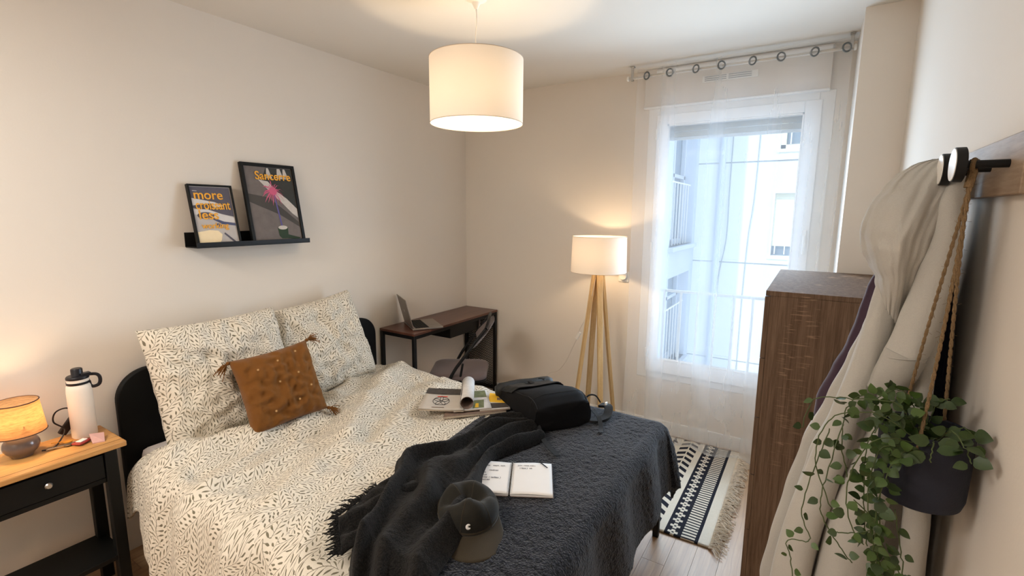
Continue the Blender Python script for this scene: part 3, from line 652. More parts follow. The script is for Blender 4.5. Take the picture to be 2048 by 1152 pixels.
p_grey = C_('poster_warm_grey', (190, 182, 176)); p_dark = C_('poster_slate', (92, 88, 98), var=.2, scale=25); p_lt = C_('poster_light', (214, 208, 204)); p_cream = C_('poster_cream', (250, 226, 184)); p_or = C_('poster_orange', (240, 172, 62)); p_blue = C_('poster_blue_grey', (84, 88, 116))
p_sand = C_('poster_sand_grey', (112, 104, 100), var=.22, scale=30); p_sea = C_('poster_sea_dark', (58, 58, 54), var=.2, scale=30); p_foam = C_('poster_foam', (198, 190, 182), var=.15, scale=60); p_pink = C_('poster_pink', (204, 96, 128)); p_trunk = C_('poster_violet', (98, 92, 150)); p_pot = C_('poster_green', (44, 62, 44)); p_sh = C_('poster_grey_shadow', (74, 70, 66))
def deco1(mw, W, H, t, bk):
    z = -.0072; w2 = W / 2 - .012
    poly([(-w2, H * .62), (w2, H * .48), (w2, H - .012), (-w2, H - .012)], z, p_dark, 'dark_area', bk, mw)
    poly([(-w2, H * .66), (-w2 * .1, H * .70), (w2 * .1, H * .63), (w2 * .55, H * .66), (w2 * .1, H * .72), (-w2, H * .78)], z + .0005, p_lt, 'light_shape', bk, mw)
    poly([(-w2, H * .60), (-w2 * .3, H * .60), (w2 * .3, H * .53), (w2, H * .46), (w2, H * .38), (w2 * .4, H * .40), (-w2 * .1, H * .47), (-w2, H * .52)], z + .0006, p_lt, 'light_shape', bk, mw)
    poly([(-w2 * .2, H * .48), (w2 * .4, H * .40), (w2, H * .37), (w2, H * .33), (w2 * .3, H * .36), (-w2 * .1, H * .43)], z + .0007, p_blue, 'band', bk, mw)
    poly(ell(-w2 * .45, H * .50, w2 * .42, H * .055), z + .0008, p_dark, 'saucer_shade', bk, mw)
    poly([(-w2, .012), (-w2, H * .235), (-w2 * .4, H * .265), (w2 * .02, H * .25), (w2 * .2, H * .19), (w2 * .12, H * .10), (-w2 * .02, .012)], z + .001, p_cream, 'cup_shape', bk, mw)
    poly(ell(w2 * .12, H * .345, w2 * .14, H * .02, rot=-.4), z + .001, p_blue, 'spoon_bowl', bk, mw)
    poly([(w2 * .3, H * .2), (w2 * .8, .012), (w2 * .95, .012), (w2 * .36, H * .22)], z + .001, p_dark, 'spoon_handle', bk, mw)
    T = mw @ Matrix.Translation((0, 0, z + .0018))
    for (s, x, y, sz, sx, bo) in (('more', -w2 * .9, H * .765, .064, .98, .0008), ('croissant', -w2 * .88, H * .60, .064, .70, .0008), ('less', -w2 * .82, H * .44, .064, 1.0, .0008), ('working', -w2 * .75, H * .29, .040, .95, .0005)):
        text_obj('lettering', s, sz, p_or, bk, T @ Matrix.Translation((x, y, 0)), bo, sx=sx)
    bx2 = poly([(-w2 * .9, H * .895), (-w2 * .68, H * .89), (-w2 * .68, H * .898), (-w2 * .9, H * .903)], z + .001, p_lt, 'small_print', bk, mw)
frame('framed_poster', 'smaller black framed poster reading more croissant less, left on the ledge', -2.203, -1.994, 1.392, 1.689, .090, .028, .009, [p_grey], deco1)
def deco2(mw, W, H, t, bk):
    z = -.0072; w2 = W / 2 - .02
    poly([(-w2 * .1, H - .02), (w2, H - .02), (w2, H * .40), (w2 * .5, H * .53), (0, H * .72), (-w2 * .35, H * .80)], z, p_sea, 'sea', bk, mw)
    poly([(-w2 * .5, H * .80), (-w2 * .1, H * .78), (w2 * .2, H * .66), (w2 * .6, H * .57), (w2, H * .44), (w2, H * .32), (w2 * .75, H * .38), (w2 * .35, H * .52), (0, H * .62), (-w2 * .3, H * .73)], z + .0004, p_foam, 'foam', bk, mw)
    for (a, b) in ((-.08, .0), (.38, .5), (.64, .72)):
        poly([(w2 * a, H - .022), (w2 * b, H - .022), (w2 * (b + .12), H * .82), (w2 * (a - .06), H * .82)], z + .0005, p_foam, 'foam', bk, mw)
    poly([(-w2, H * .62), (-w2 * .2, H * .58), (w2 * .5, H * .40), (w2, H * .26), (w2, H * .20), (w2 * .2, H * .36), (-w2, H * .52)], z + .0003, p_sh, 'tide_line', bk, mw)
    cx, cy = w2 * .05, H * .66
    for k in range(24):
        a = 2 * pi * k / 24 + .1; r = .058 + .014 * sin(k * 2.3); dr = -.022 * abs(cos(a)) - .006
        p = [(cx + cos(a - .1) * .012, cy + sin(a - .1) * .012), (cx + cos(a - .03) * r * .7, cy + sin(a - .03) * r * .7 + dr * .2), (cx + cos(a) * r, cy + sin(a) * r + dr), (cx + cos(a + .07) * r * .7, cy + sin(a + .07) * r * .7 + dr * .3), (cx + cos(a + .12) * .012, cy + sin(a + .12) * .012)]
        poly(p, z + .0009 + k * .00001, p_pink, 'palm_frond', bk, mw)
    poly(ell(cx, cy, .022, .022), z + .0013, p_pink, 'palm_crown', bk, mw)
    poly([(cx + .0, cy - .02), (cx + .007, cy - .02), (cx + .024, H * .20), (cx + .016, H * .20)], z + .001, p_trunk, 'palm_trunk', bk, mw)
    px_ = cx + .022
    poly([(px_, H * .06), (w2 * .85, H * .04), (w2 * .95, H * .06), (px_ + .02, H * .11)], z + .0009, p_pot, 'pot_shadow', bk, mw)
    poly([(px_ - .030, H * .195), (px_ + .030, H * .195), (px_ + .026, H * .09), (px_ + .012, H * .055), (px_ - .012, H * .055), (px_ - .026, H * .09)], z + .0011, p_pot, 'printed_pot', bk, mw)
    poly(ell(px_, H * .195, .027, .011), z + .0014, p_foam, 'printed_soil', bk, mw)
    T = mw @ Matrix.Translation((0, 0, z + .0034))
    text_obj('lettering', 'Sancerre', .062, p_or, bk, T @ Matrix.Translation((-w2 * .62, H * .80, 0)), .0008, sx=.93)
frame('framed_poster', 'larger black framed poster with pink palm in a pot, right on the ledge', -1.940, -1.633, 1.392, 1.815, .098, .022, .017, [p_sand], deco2)

# ================================================================= NIGHTSTAND
ns = thing('nightstand', 'black bedside table with light wood top, drawer and lower shelf', 'nightstand', (.21, -2.88, 0))
NX0, NX1, NY0, NY1, NZ = .075, .335, -3.14, -2.648, .665
bx('tabletop', (NX0, NY0, NZ - .022), (NX1, NY1, NZ), M['oak_top'], ns, .004)
m = MB(); m.box((NX1 - .034, NY0 + .002, NZ - .0005), (NX1 - .0325, NY1 - .002, NZ + .0004)); m.build('top_groove', M['black_wood'], ns, smooth=False)
ax0, ax1, ay0, ay1 = NX0 + .012, NX1 - .018, NY0 + .03, NY1 - .028
for (x, y) in ((ax1 - .036, ay1 - .04), (ax1 - .036, ay0), (ax0, ay1 - .04), (ax0, ay0)):
    bx('leg', (x, y, 0), (x + .036, y + .040, NZ - .022), M['black_wood'], ns, .003)
m = MB(); zz0 = .515
m.box((ax0 + .005, ay1 - .028, zz0), (ax1 - .036, ay1 - .008, NZ - .022)); m.box((ax0 + .005, ay0 + .008, zz0), (ax1 - .036, ay0 + .028, NZ - .022)); m.box((ax0 + .008, ay0 + .04, zz0), (ax0 + .022, ay1 - .04, NZ - .022)); m.box((ax1 - .03, ay0 + .04, zz0 - .004), (ax1 - .012, ay1 - .04, zz0 + .016)); m.box((ax1 - .03, ay0 + .04, NZ - .034), (ax1 - .012, ay1 - .04, NZ - .022))
m.box((ax0 + .02, ay0 + .03, zz0), (ax1 - .03, ay1 - .03, zz0 + .008)); m.build('apron', M['black_wood'], ns, bevel=.002)
dr = bx('drawer', (ax1 - .028, ay0 + .043, zz0 + .019), (ax1 - .006, ay1 - .043, NZ - .037), M['black_wood'], ns, .002)
m = MB(); m.lathe([(0, .024), (.008, .024), (.0115, .019), (.009, .010), (.005, .006), (.005, 0), (0, 0)], n=20, xf=Matrix.Translation((ax1 - .006, -2.885, .588)) @ Matrix.Rotation(pi / 2, 4, 'Y')); m.build('knob', M['chrome'], dr)
bx('shelf', (ax0 + .002, ay0 + .01, .178), (ax1 - .002, ay1 - .01, .198), M['black_wood'], ns, .002)

# table lamp on it
TX, TY = .162, -2.905
tl = thing('table_lamp', 'small lit table lamp with grey linen shade and round ceramic base', 'table lamp', (TX, TY, NZ))
m = MB(); prof = []
for k in range(17):
    a = -pi / 2 + pi * k / 16; prof.append((max(.0, .052 * cos(a)) if 0 < k < 16 else 0, 0.0432 + .0425 * sin(a)))
prof = [(0, .0005), (.030, .0005)] + [q for q in prof if q[0] > .030 or q[1] > .06 and q[0] > 0.006] + [(0, .0858)]
m.lathe(prof, (TX, TY, NZ), 40); m.build('base', M['ceramic'], tl)
m = MB(); m.cyl((TX, TY, NZ + .074), (TX, TY, NZ + .115), .006, 14); m.cyl((TX, TY, NZ + .1), (TX, TY, NZ + .13), .012, 16); m.build('stem', M['black_metal'], tl)
shade('lamp_shade', TX, TY, NZ + .092, NZ + .208, .076, .064, M['shade_linen'], tl, M['shade_trim_d'], .002)
m = MB()
for k in range(3): a = 2 * pi * k / 3; m.tube([(TX, TY, NZ + .118), (TX + .071 * cos(a), TY + .071 * sin(a), NZ + .13)], .0013, 6)
m.build('spider', M['black_metal'], tl)
bulb(TX, TY, NZ + .155, .020, tl, 1.7, (1, .60, .28))
cc = spl([(TX + .03, TY + .045, NZ + .008), (TX + .03, TY + .075, NZ + .005), (.16, -2.80, NZ + .012), (.135, -2.775, NZ + .045), (.12, -2.80, NZ + .08), (.115, -2.79, NZ + .115), (.11, -2.755, NZ + .12), (.10, -2.73, NZ + .09), (.09, -2.72, NZ + .02), (.06, -2.715, NZ - .02), (.05, -2.75, .50), (.055, -2.85, .435), (.055, -2.91, .405), (.05, -2.95, .42), (.045, -3.0, .48)], 8)
m = MB(); m.tube(cc, .0028, 7); m.build('cord', M['cord_black'], tl)
m = MB(); m.box((-.009, -.014, -.036), (.009, .014, .036), xf=Matrix.Translation((.105, -2.757, NZ + .046)) @ Matrix.Rotation(radians(-38), 4, 'X')); m.build('switch', M['cord_black'], tl, bevel=.004)

# bottle
BX, BY = .150, -2.720
bt = thing('water_bottle', 'tall white insulated water bottle with black cap and carry loop', 'bottle', (BX, BY, NZ))
m = MB(); m.lathe([(0, .001), (.036, .001), (.040, .006), (.040, .195), (.038, .212), (.034, .220), (0, .220)], (BX, BY, NZ), 44); m.build('body', M['bottle'], bt)
m = MB(); m.lathe([(0, .220), (.036, .220), (.0365, .224), (.0365, .229), (0, .229)], (BX, BY, NZ), 36); m.build('collar', M['bottle_black'], bt)
m = MB(); m.lathe([(0, .229), (.0345, .229), (.0345, .240), (0, .240)], (BX, BY, NZ), 36); m.build('collar_band', M['bottle'], bt)
m = MB(); m.lathe([(0, .240), (.036, .240), (.036, .249), (.032, .253), (.020, .254), (.0185, .257), (.0185, .278), (.016, .282), (0, .282)], (BX, BY, NZ), 36)
m.box((BX + .004, BY + .005, NZ + .250), (BX + .028, BY + .036, NZ + .262)); m.build('screw_cap', M['bottle_black'], bt, bevel=.0015)
hd = (.45, .89)
lp = [(0.030, .252), (.055, .250), (.066, .240), (.068, .222), (.062, .206), (.046, .200), (.036, .207), (.033, .225)]
m = MB(); m.tube(spl([(BX + hd[0] * a, BY + hd[1] * a, NZ + z) for a, z in lp], 6), .0042, 8, flat=1.5); m.build('carry_loop', M['bottle_black'], bt)

# keys
ky = thing('key_bunch', 'bunch of keys with red and pink fobs beside the white bottle', 'keys', (.20, -2.76, NZ))
m = MB(); m.tube([(.205 + .012 * cos(t), -2.748 + .012 * sin(t), NZ + .003) for t in [2 * pi * k / 18 for k in range(18)]], .0012, 6, closed=True); m.build('ring', M['chrome'], ky)
def keyshape(name, x, y, ang, L, mat, z):
    X = Matrix.Translation((x, y, NZ + z)) @ Matrix.Rotation(ang, 4, 'Z'); m = MB(); m.cyl(X @ Vector((0, 0, 0)), X @ Vector((0, 0, .0024)), .010, 18); m.box((.006, -.003, .0003), (L, .003, .0021), xf=X)
    for k in range(4): m.box((L * .55 + k * .005, -.0055, .0004), (L * .55 + k * .005 + .0028, -.003, .002), xf=X)
    return m.build(name, mat, ky)
keyshape('key', .198, -2.768, radians(-118), .045, M['brass'], .002); keyshape('key', .207, -2.770, radians(-100), .047, M['chrome'], .0045); keyshape('key', .190, -2.765, radians(-132), .040, M['amber'], .007)
m = MB(); m.box((-.014, -.020, 0), (.014, .020, .006), xf=Matrix.Translation((.222, -2.742, NZ + .004)) @ Matrix.Rotation(.5, 4, 'Z')); m.build('fob', M['red'], ky, bevel=.002)
m = MB(); m.box((-.008, -.012, 0), (.008, .012, .0025), xf=Matrix.Translation((.222, -2.742, NZ + .0101)) @ Matrix.Rotation(.5, 4, 'Z')); m.build('fob_label', M['plastic_white'], ky, bevel=.0008)
m = MB(); m.add([Vector(p) for p in ((.215, -2.722, NZ + .022), (.222, -2.688, NZ + .016), (.262, -2.700, NZ + .003), (.250, -2.726, NZ + .003), (.215, -2.722, NZ + .019), (.222, -2.688, NZ + .013), (.262, -2.700, NZ), (.250, -2.726, NZ))], [(0, 1, 2, 3), (7, 6, 5, 4), (0, 4, 5, 1), (1, 5, 6, 2), (2, 6, 7, 3), (3, 7, 4, 0)]); m.build('leather_tag', M['pink'], ky)

ky.location = (.197, -2.776, NZ); ky.scale = (1.3, 1.3, 1.25)
# ================================================================= DESK
dk = thing('desk', 'narrow desk with walnut top and black metal frame in the corner', 'desk', (.18, -.52, 0))
DX0, DX1, DY0, DY1 = .012, .342, -1.03, -.022
bx('desktop', (DX0, DY0, .733), (DX1, DY1, .75), M['walnut'], dk, .0015)
for (x, y) in ((DX0 + .002, DY0 + .002), (DX1 - .027, DY0 + .002), (DX0 + .002, DY1 - .027), (DX1 - .027, DY1 - .027)): bx('leg', (x, y, 0.006), (x + .024, y + .024, .732), M['black_metal'], dk, .002)
for (x, y) in ((DX0 + .002, DY0 + .002), (DX1 - .027, DY0 + .002), (DX0 + .002, DY1 - .027), (DX1 - .027, DY1 - .027)): m = MB(); m.cyl((x + .012, y + .012, 0), (x + .012, y + .012, .006), .011, 12); m.build('foot', M['black_matte'], dk)
for n_, lo, hi in (('rail', (DX0 + .026, DY0 + .004, .708), (DX1 - .027, DY0 + .024, .732)), ('rail', (DX0 + .026, DY1 - .025, .708), (DX1 - .027, DY1 - .005, .732)), ('rail', (DX0 + .004, DY0 + .026, .708), (DX0 + .024, DY1 - .027, .732)), ('rail', (DX1 - .025, DY0 + .026, .708), (DX1 - .005, DY1 - .027, .732)), ('rail', (DX0 + .026, DY1 - .025, .05), (DX1 - .027, DY1 - .005, .075)), ('rail', (DX0 + .026, DY1 - .025, .60), (DX1 - .027, DY1 - .005, .615))): bx(n_, lo, hi, M['black_metal'], dk, .0015)
bx('storage_box', (.03, -.60, .62), (.30, -.22, .706), M['black_metal'], dk, .003)
m = MB(); m.tube([(.31, -.24, .70), (.31, -.24, .60), (.31, -.16, .60), (.31, -.16, .70)], .007, 8); m.build('hook_bracket', M['velvet'], dk)
# expanded-metal side panel: real crossing strands
m = MB(); y0 = DY1 - .016; gx0, gx1, gz0, gz1 = DX0 + .026, DX1 - .027, .075, .708; st = .0155
def strand(dirn, off):
    # line z = dirn*0.45*x + off clipped to the rectangle
    k = dirn * .45; pa = []
    xa, xb = gx0, gx1; za = k * (xa - gx0) + off; zb = k * (xb - gx0) + off
    if za > gz1 and zb > gz1 or za < gz0 and zb < gz0: return
    def clip(xa, za, xb, zb):
        if za < gz0: xa += (gz0 - za) / (zb - za) * (xb - xa); za = gz0
        if za > gz1: xa += (gz1 - za) / (zb - za) * (xb - xa); za = gz1
        if zb < gz0: xb = xa + (gz0 - za) / (zb - za) * (xb - xa); zb = gz0
        if zb > gz1: xb = xa + (gz1 - za) / (zb - za) * (xb - xa); zb = gz1
        return xa, za, xb, zb
    xa, za, xb, zb = clip(xa, za, xb, zb)
    if xb - xa < .002: return
    m.box((0, -.0006, -.0022), (sqrt((xb - xa) ** 2 + (zb - za) ** 2), .0006, .0022), xf=Matrix.Translation((xa, y0, za)) @ Matrix.Rotation(-atan2(zb - za, xb - xa), 4, 'Y'))
o_ = gz0 - .2
while o_ < gz1 + .2: strand(1, o_); strand(-1, o_); o_ += st
tag(m.build('mesh_panel', M['black_metal'], dk, smooth=False), 'expanded metal side panel', kind='stuff')

# laptop
A = Vector((.036, -.813, 0)); Cc = Vector((.274, -.969, 0)); B_ = Vector((.140, -.621, 0))
ux = (Cc - A).normalized(); uy = Vector((-ux.y, ux.x, 0))
if uy.dot(B_ - A) < 0: uy = -uy
LW, LD = (Cc - A).length, (B_ - A).dot(uy) + .0
lt = thing('laptop', 'open silver laptop seen from behind on the walnut desk', 'laptop', (.15, -.83, .75))
def LM(o, ax_, ay_, az_): return Matrix(((ax_.x, ay_.x, az_.x, o.x), (ax_.y, ay_.y, az_.y, o.y), (ax_.z, ay_.z, az_.z, o.z), (0, 0, 0, 1)))
Z = Vector((0, 0, 1)); LB = LM(A + Vector((0, 0, .752)), ux, uy, Z)
m = MB(); m.box((0, 0, 0), (LW, LD, .012), xf=LB); bs = m.build('base', M['alu'], lt, bevel=.003)
m = MB(); m.box((.012, .022, .0121), (LW - .012, LD * .55, .0128), xf=LB); m.build('keyboard_tray', M['key_dark'], bs, smooth=False)
m = MB()
for r in range(5):
    for c in range(13): m.box((.016 + c * (LW - .032) / 13, .026 + r * .0185, .0128), (.016 + (c + .86) * (LW - .032) / 13, .026 + r * .0185 + .0155, .0142), xf=LB)
tag(m.build('keys', M['black_matte'], bs, smooth=False), kind='stuff')
m = MB(); m.box((LW * .32, LD * .62, .0121), (LW * .68, LD * .93, .0126), xf=LB); m.build('trackpad', M['alu'], bs, smooth=False)
la = radians(104); up_ = uy * cos(la) + Z * sin(la); LL = LM(A + Vector((0, 0, .764)) + uy * .004, ux, up_, ux.cross(up_))
m = MB(); m.box((0, 0, -.0025), (LW, .212, .0025), xf=LL); ld_ = m.build('lid', M['alu'], lt, bevel=.002)
sgn = 1 if (ux.cross(up_)).dot(uy) > 0 else -1
m = MB(); m.box((.006, .010, sgn * .0026), (LW - .006, .206, sgn * .0031), xf=LL); m.build('screen', M['black_matte'], ld_, smooth=False)
m = MB(); m.lathe([(0, -.0003), (.011, -.0003), (.011, .0003), (0, .0003)], n=20, xf=LL @ Matrix.Translation((LW / 2, .11, -sgn * .0027))); m.build('emblem', M['chrome'], ld_)
m = MB(); m.tube([A + Vector((0, 0, .7655)) + ux * .03 + uy * .002, A + Vector((0, 0, .7655)) + ux * (LW - .03) + uy * .002], .0035, 8); m.build('hinge', M['key_dark'], lt)

# folding chair
cf = Vector((-.85, -.52, 0)).normalized(); cs = Vector((.52, -.85, 0)).normalized(); cc0 = Vector((.495, -.735, 0))
ch = thing('folding_chair', 'folding chair with taupe velvet seat and black frame at the desk', 'chair', tuple(cc0))
CP = lambda f, s, z: cc0 + cf * f + cs * s + Z * z
m = MB(); rings = []
def srect(f0, f1, s0, s1, z, r, n=8):
    out = []
    for (cx, cy, a0) in ((f1 - r, s1 - r, 0), (f0 + r, s1 - r, pi / 2), (f0 + r, s0 + r, pi), (f1 - r, s0 + r, 3 * pi / 2)):
        for k in range(n + 1): a = a0 + pi / 2 * k / n; out.append(CP(cx + r * cos(a), cy + r * sin(a), z))
    return out
for z, ins in ((.435, .012), (.438, .003), (.448, 0), (.462, .004), (.470, .016), (.474, .045), (.475, .1)): rings.append(srect(-.20 + ins, .20 + -ins, -.205 + ins, .205 - ins, z, .075 - ins * .4))
m.loft(rings); m.build('seat', M['velvet'], ch, angle=60)
m = MB(); rings = [srect(-.198, .198, -.203, .203, z, .075) for z in (.425, .434)]; m.loft(rings); m.build('seat_pan', M['black_metal'], ch)
for s in (-.185, .185):
    m = MB(); s2 = s * 1.13
    m.tube(spl([CP(.25, s2, 0.0), CP(.05, s2, .44), CP(-.05, s2, .60), CP(-.20, s2 * .97, .80)], 6), .011, 10); m.build('front_leg', M['black_metal'], ch)
    m = MB(); m.tube(spl([CP(-.27, s * 1.0, 0), CP(-.10, s * 1.0, .25), CP(.06, s * 1.0, .425)], 6), .0105, 10); m.build('rear_leg', M['black_metal'], ch)
    m = MB(); m.tube([CP(-.02, s * 1.0, .43), CP(-.045, s2, .56)], .008, 8); m.build('link_bar', M['black_metal'], ch)
m = MB(); m.tube([CP(-.20, -.205, .80), CP(-.21, -.17, .828), CP(-.212, 0, .835), CP(-.21, .17, .828), CP(-.20, .205, .80)], .0105, 10); m.build('top_rail', M['black_metal'], ch)
m = MB(); m.tube([CP(-.255, -.17, .05), CP(-.255, .17, .05)], .007, 8); m.tube([CP(.225, -.19, .05), CP(.225, .19, .05)], .007, 8); m.build('stretcher', M['black_metal'], ch)
m = MB(); rings = []
for k in range(9):
    s = -.19 + .38 * k / 8; bow = -.03 * (1 - (s / .2) ** 2); rr = []
    for q in range(12):
        a = 2 * pi * q / 12; t_ = .015 * cos(a); hh = .085 * sin(a); sc_ = .75 if k in (0, 8) else 1
        rr.append(CP(-.157 + bow + t_ * sc_ - (.0 + hh) * .72, s, .735 + hh * sc_))
    rings.append(rr)
m.loft(rings); m.build('backrest', M['velvet'], ch, angle=60)

# ================================================================= RUG
rg = thing('woven_rug', 'black and cream patterned woven rug with long tassels under the bed foot', 'rug', (1.7, -.58, 0))
m = MB(); m.grid(lambda u, v: Vector((1.05 + u * 1.225, -1.115 + v * 1.075 + .006 * nz(u * 9, v), .0065 + .0025 * nz(u * 14, v * 10))), 90, 70); m.uv = None
m.build('weave', M['rug'], rg, solid=.007)
m = MB(); rnd = random.Random(3)
for k in range(520):
    y = -1.118 + 1.07 * k / 519 + rnd.uniform(-.004, .004); L = rnd.uniform(.045, .085); dy = rnd.gauss(0, .034) + .02 * sin(y * 23); z0 = .009
    pts = [(2.272, y, z0), (2.272 + L * .3, y + dy * .2, z0 + rnd.uniform(.002, .014)), (2.272 + L * .65, y + dy * .6 + rnd.uniform(-.01, .01), .004 + rnd.uniform(0, .014)), (2.272 + L, y + dy, .003 + rnd.uniform(0, .006))]
    m.tube(pts, [.0022, .002, .002, .0012], 4)
tag(m.build('fringe', M['yarn'], rg), 'loose cream yarn tassels', kind='stuff')

# ================================================================= BED
bed = thing('bed', 'double bed frame with black round-cornered headboard and white mattress', 'bed', (1.0, -1.83, 0))
HY0, HY1, HZ0, HZ1, HR = -2.572, -1.093, .20, .858, .13
pts = []
for (cx, cz, a0) in ((HY1 - HR, HZ1 - HR, 0), (HY0 + HR, HZ1 - HR, pi / 2)):
    for k in range(13): a = a0 + pi / 2 * k / 12; pts.append((cx + HR * cos(a), cz + HR * sin(a)))
for (cx, cz, a0) in ((HY0 + .03, HZ0 + .03, pi), (HY1 - .03, HZ0 + .03, 3 * pi / 2)):
    for k in range(5): a = a0 + pi / 2 * k / 4; pts.append((cx + .03 * cos(a), cz + .03 * sin(a)))
m = MB(); m.loft([[Vector((x, p[0], p[1])) for p in pts] for x in (.012, .045)]); m.build('headboard', M['black_matte'], bed, bevel=.008)
for y in (HY0 + .07, HY1 - .12): bx('headboard_post', (.014, y, 0), (.044, y + .05, .40), M['black_matte'], bed, .003)
BY0, BY1, BX1 = -2.53, -1.135, 2.05
for lo, hi in (((.045, BY0, .235), (BX1, BY0 + .03, .30)), ((.045, BY1 - .03, .235), (BX1, BY1, .30)), ((BX1 - .03, BY0 + .03, .235), (BX1, BY1 - .03, .30)), ((.045, -1.85, .24), (BX1 - .03, -1.81, .29))): bx('rail', lo, hi, M['black_metal'], bed, .002)
for (x, y) in ((2.02, BY1 - .032), (2.02, BY0 + .002), (.10, BY0 + .03), (.10, BY1 - .06), (1.0, -1.845)): bx('leg', (x, y, 0), (x + .028, y + .028, .24), M['black_metal'], bed, .002)
for k in range(14): bx('slat', (.10 + k * .142, BY0 + .03, .291), (.165 + k * .142, BY1 - .03, .302), M['ash_leg'], bed, .002)
m = MB(); m.box((.05, BY0 + .01, .303), (BX1 - .01, BY1 - .01, .50)); m.build('mattress', M['mattress'], bed, bevel=.035)

def seg_d(px, py, poly_):
    best = 9
    for (a, b) in zip(poly_[:-1], poly_[1:]):
        dx, dy = b[0] - a[0], b[1] - a[1]; t = max(0, min(1, ((px - a[0]) * dx + (py - a[1]) * dy) / (dx * dx + dy * dy)))
        best = min(best, sqrt((px - a[0] - t * dx) ** 2 + (py - a[1] - t * dy) ** 2))
    return best
RIDG = [([(.363, -1.188), (.636, -1.683), (.885, -2.02)], .035, .055), ([(.194, -1.159), (.506, -1.707), (.691, -2.033)], -.022, .045),
        ([(.60, -1.25), (.80, -1.72), (.98, -2.0)], -.016, .04), ([(.771, -1.317), (.955, -1.782), (1.015, -1.936)], .02, .05), ([(.475, -2.093), (.513, -2.26), (.441, -2.393), (.373, -2.518)], .035, .06),
        ([(.704, -2.146), (.618, -2.365), (.575, -2.536)], -.02, .05), ([(.536, -2.604), (.918, -2.63), (1.253, -2.655)], .015, .05),
        ([(.944, -2.096), (1.001, -2.349), (1.059, -2.539)], .014, .06), ([(.548, -1.74), (.53, -1.912), (.58, -2.059)], .03, .05), ([(.15, -1.2), (.35, -1.5), (.45, -1.75)], .03, .07),
        ([(1.0, -1.2), (1.12, -1.5), (1.15, -1.8)], .010, .06), ([(.75, -2.2), (.78, -2.4), (.72, -2.6)], .02, .04), ([(.30, -2.3), (.35, -2.45), (.30, -2.56)], .02, .05)]
def duvet_h(x, y):
    h = .0
    for (pl_, a, w_) in RIDG:
        d = seg_d(x, y, pl_)
        if d < 3 * w_: h += 1.3 * a * exp(-(d / w_) ** 2)
    h += .020 * nz(x * 3, y * 3) + .014 * nz(x * 7 + 3, y * 6) + .004 * nz(x * 17, y * 15, 2) + .010 * max(-.6, 1 - abs(nz(x * 5 + y * 3, y * 4 - x * 2, 5)) * 5)
    return h
DZ = .558
def drape(px, py, x1, y0, y1, z0, r=.05, out=.03, xend=True):
    """flattened cloth coordinate -> folded over the bed edges"""
    ex = max(0, px - x1) if xend else 0; s = 0; ey = 0
    if py < y0: ey = y0 - py; s = -1
    if py > y1: ey = py - y1; s = 1
    e = sqrt(ex * ex + ey * ey)
    if e < 1e-6: return Vector((px, py, z0)), 0
    dx, dy = ex / e, s * ey / e
    qa = e / r
    if qa < pi / 2: ho, dr_ = r * sin(qa), r * (1 - cos(qa))
    else: ho, dr_ = r + out * min(1, (e - r * pi / 2) / .3), r + (e - r * pi / 2)
    bx_, by_ = min(px, x1) if xend else px, max(y0, min(y1, py))
    return Vector((bx_ + dx * ho, by_ + dy * ho, z0 - dr_)), min(1, e / .1)
def duvet(u, v):
    px = .155 + u * 1.62; hl = .25 + max(0, min(.30, (px - .27) * .62)) ; hl = hl * (1 + .06 * nz(px * 6, 1.1))
    y0, y1 = -2.565, -1.165
    py = (y0 - hl) + v * ((y1 + .33) - (y0 - hl))
    # head edge pulls back toward the left side
    P0, sd = drape(px + .42 * max(0, min(.25, -2.32 - py)) * (1 - u) ** 2, py, 9, y0, y1, DZ, .055, .03, False)
    hh = duvet_h(px, py)
    if sd > 0:
        k = sd; sgn_ = -1 if py < y0 else 1; fold = .018 * sin(px * 19 + 2 * nz(px * 3, 4)) + .012 * nz(px * 12, py * 3)
        P0.y += sgn_ * k * (fold + .012); P0.z += hh * (1 - k)
        if sgn_ < 0 and px > .5: P0.y -= .02 * k
    else: P0.z += hh
    P0.z -= .028 * max(0, min(1, (px - .45) / .4)) * max(0, min(1, (py + 1.55) / .3))
    P0.z -= .036 * max(0, min(1, (px - 1.34) / .10)) * (1 - .6 * max(0, min(1, (-2.3 - py) / .2)))
    if u < .03: P0.z -= (.03 - u) * 1.4
    P0.z = max(P0.z, .03)
    return P0
m = MB(); m.grid(duvet, 190, 210, uvf=lambda u, v: (u * 1.62, v * 2.1))
dv = m.build('duvet', M['leaf'], solid=.018, angle=180); tag(dv, 'rumpled cream duvet printed with small olive leaf sprigs spread over the bed', 'duvet')

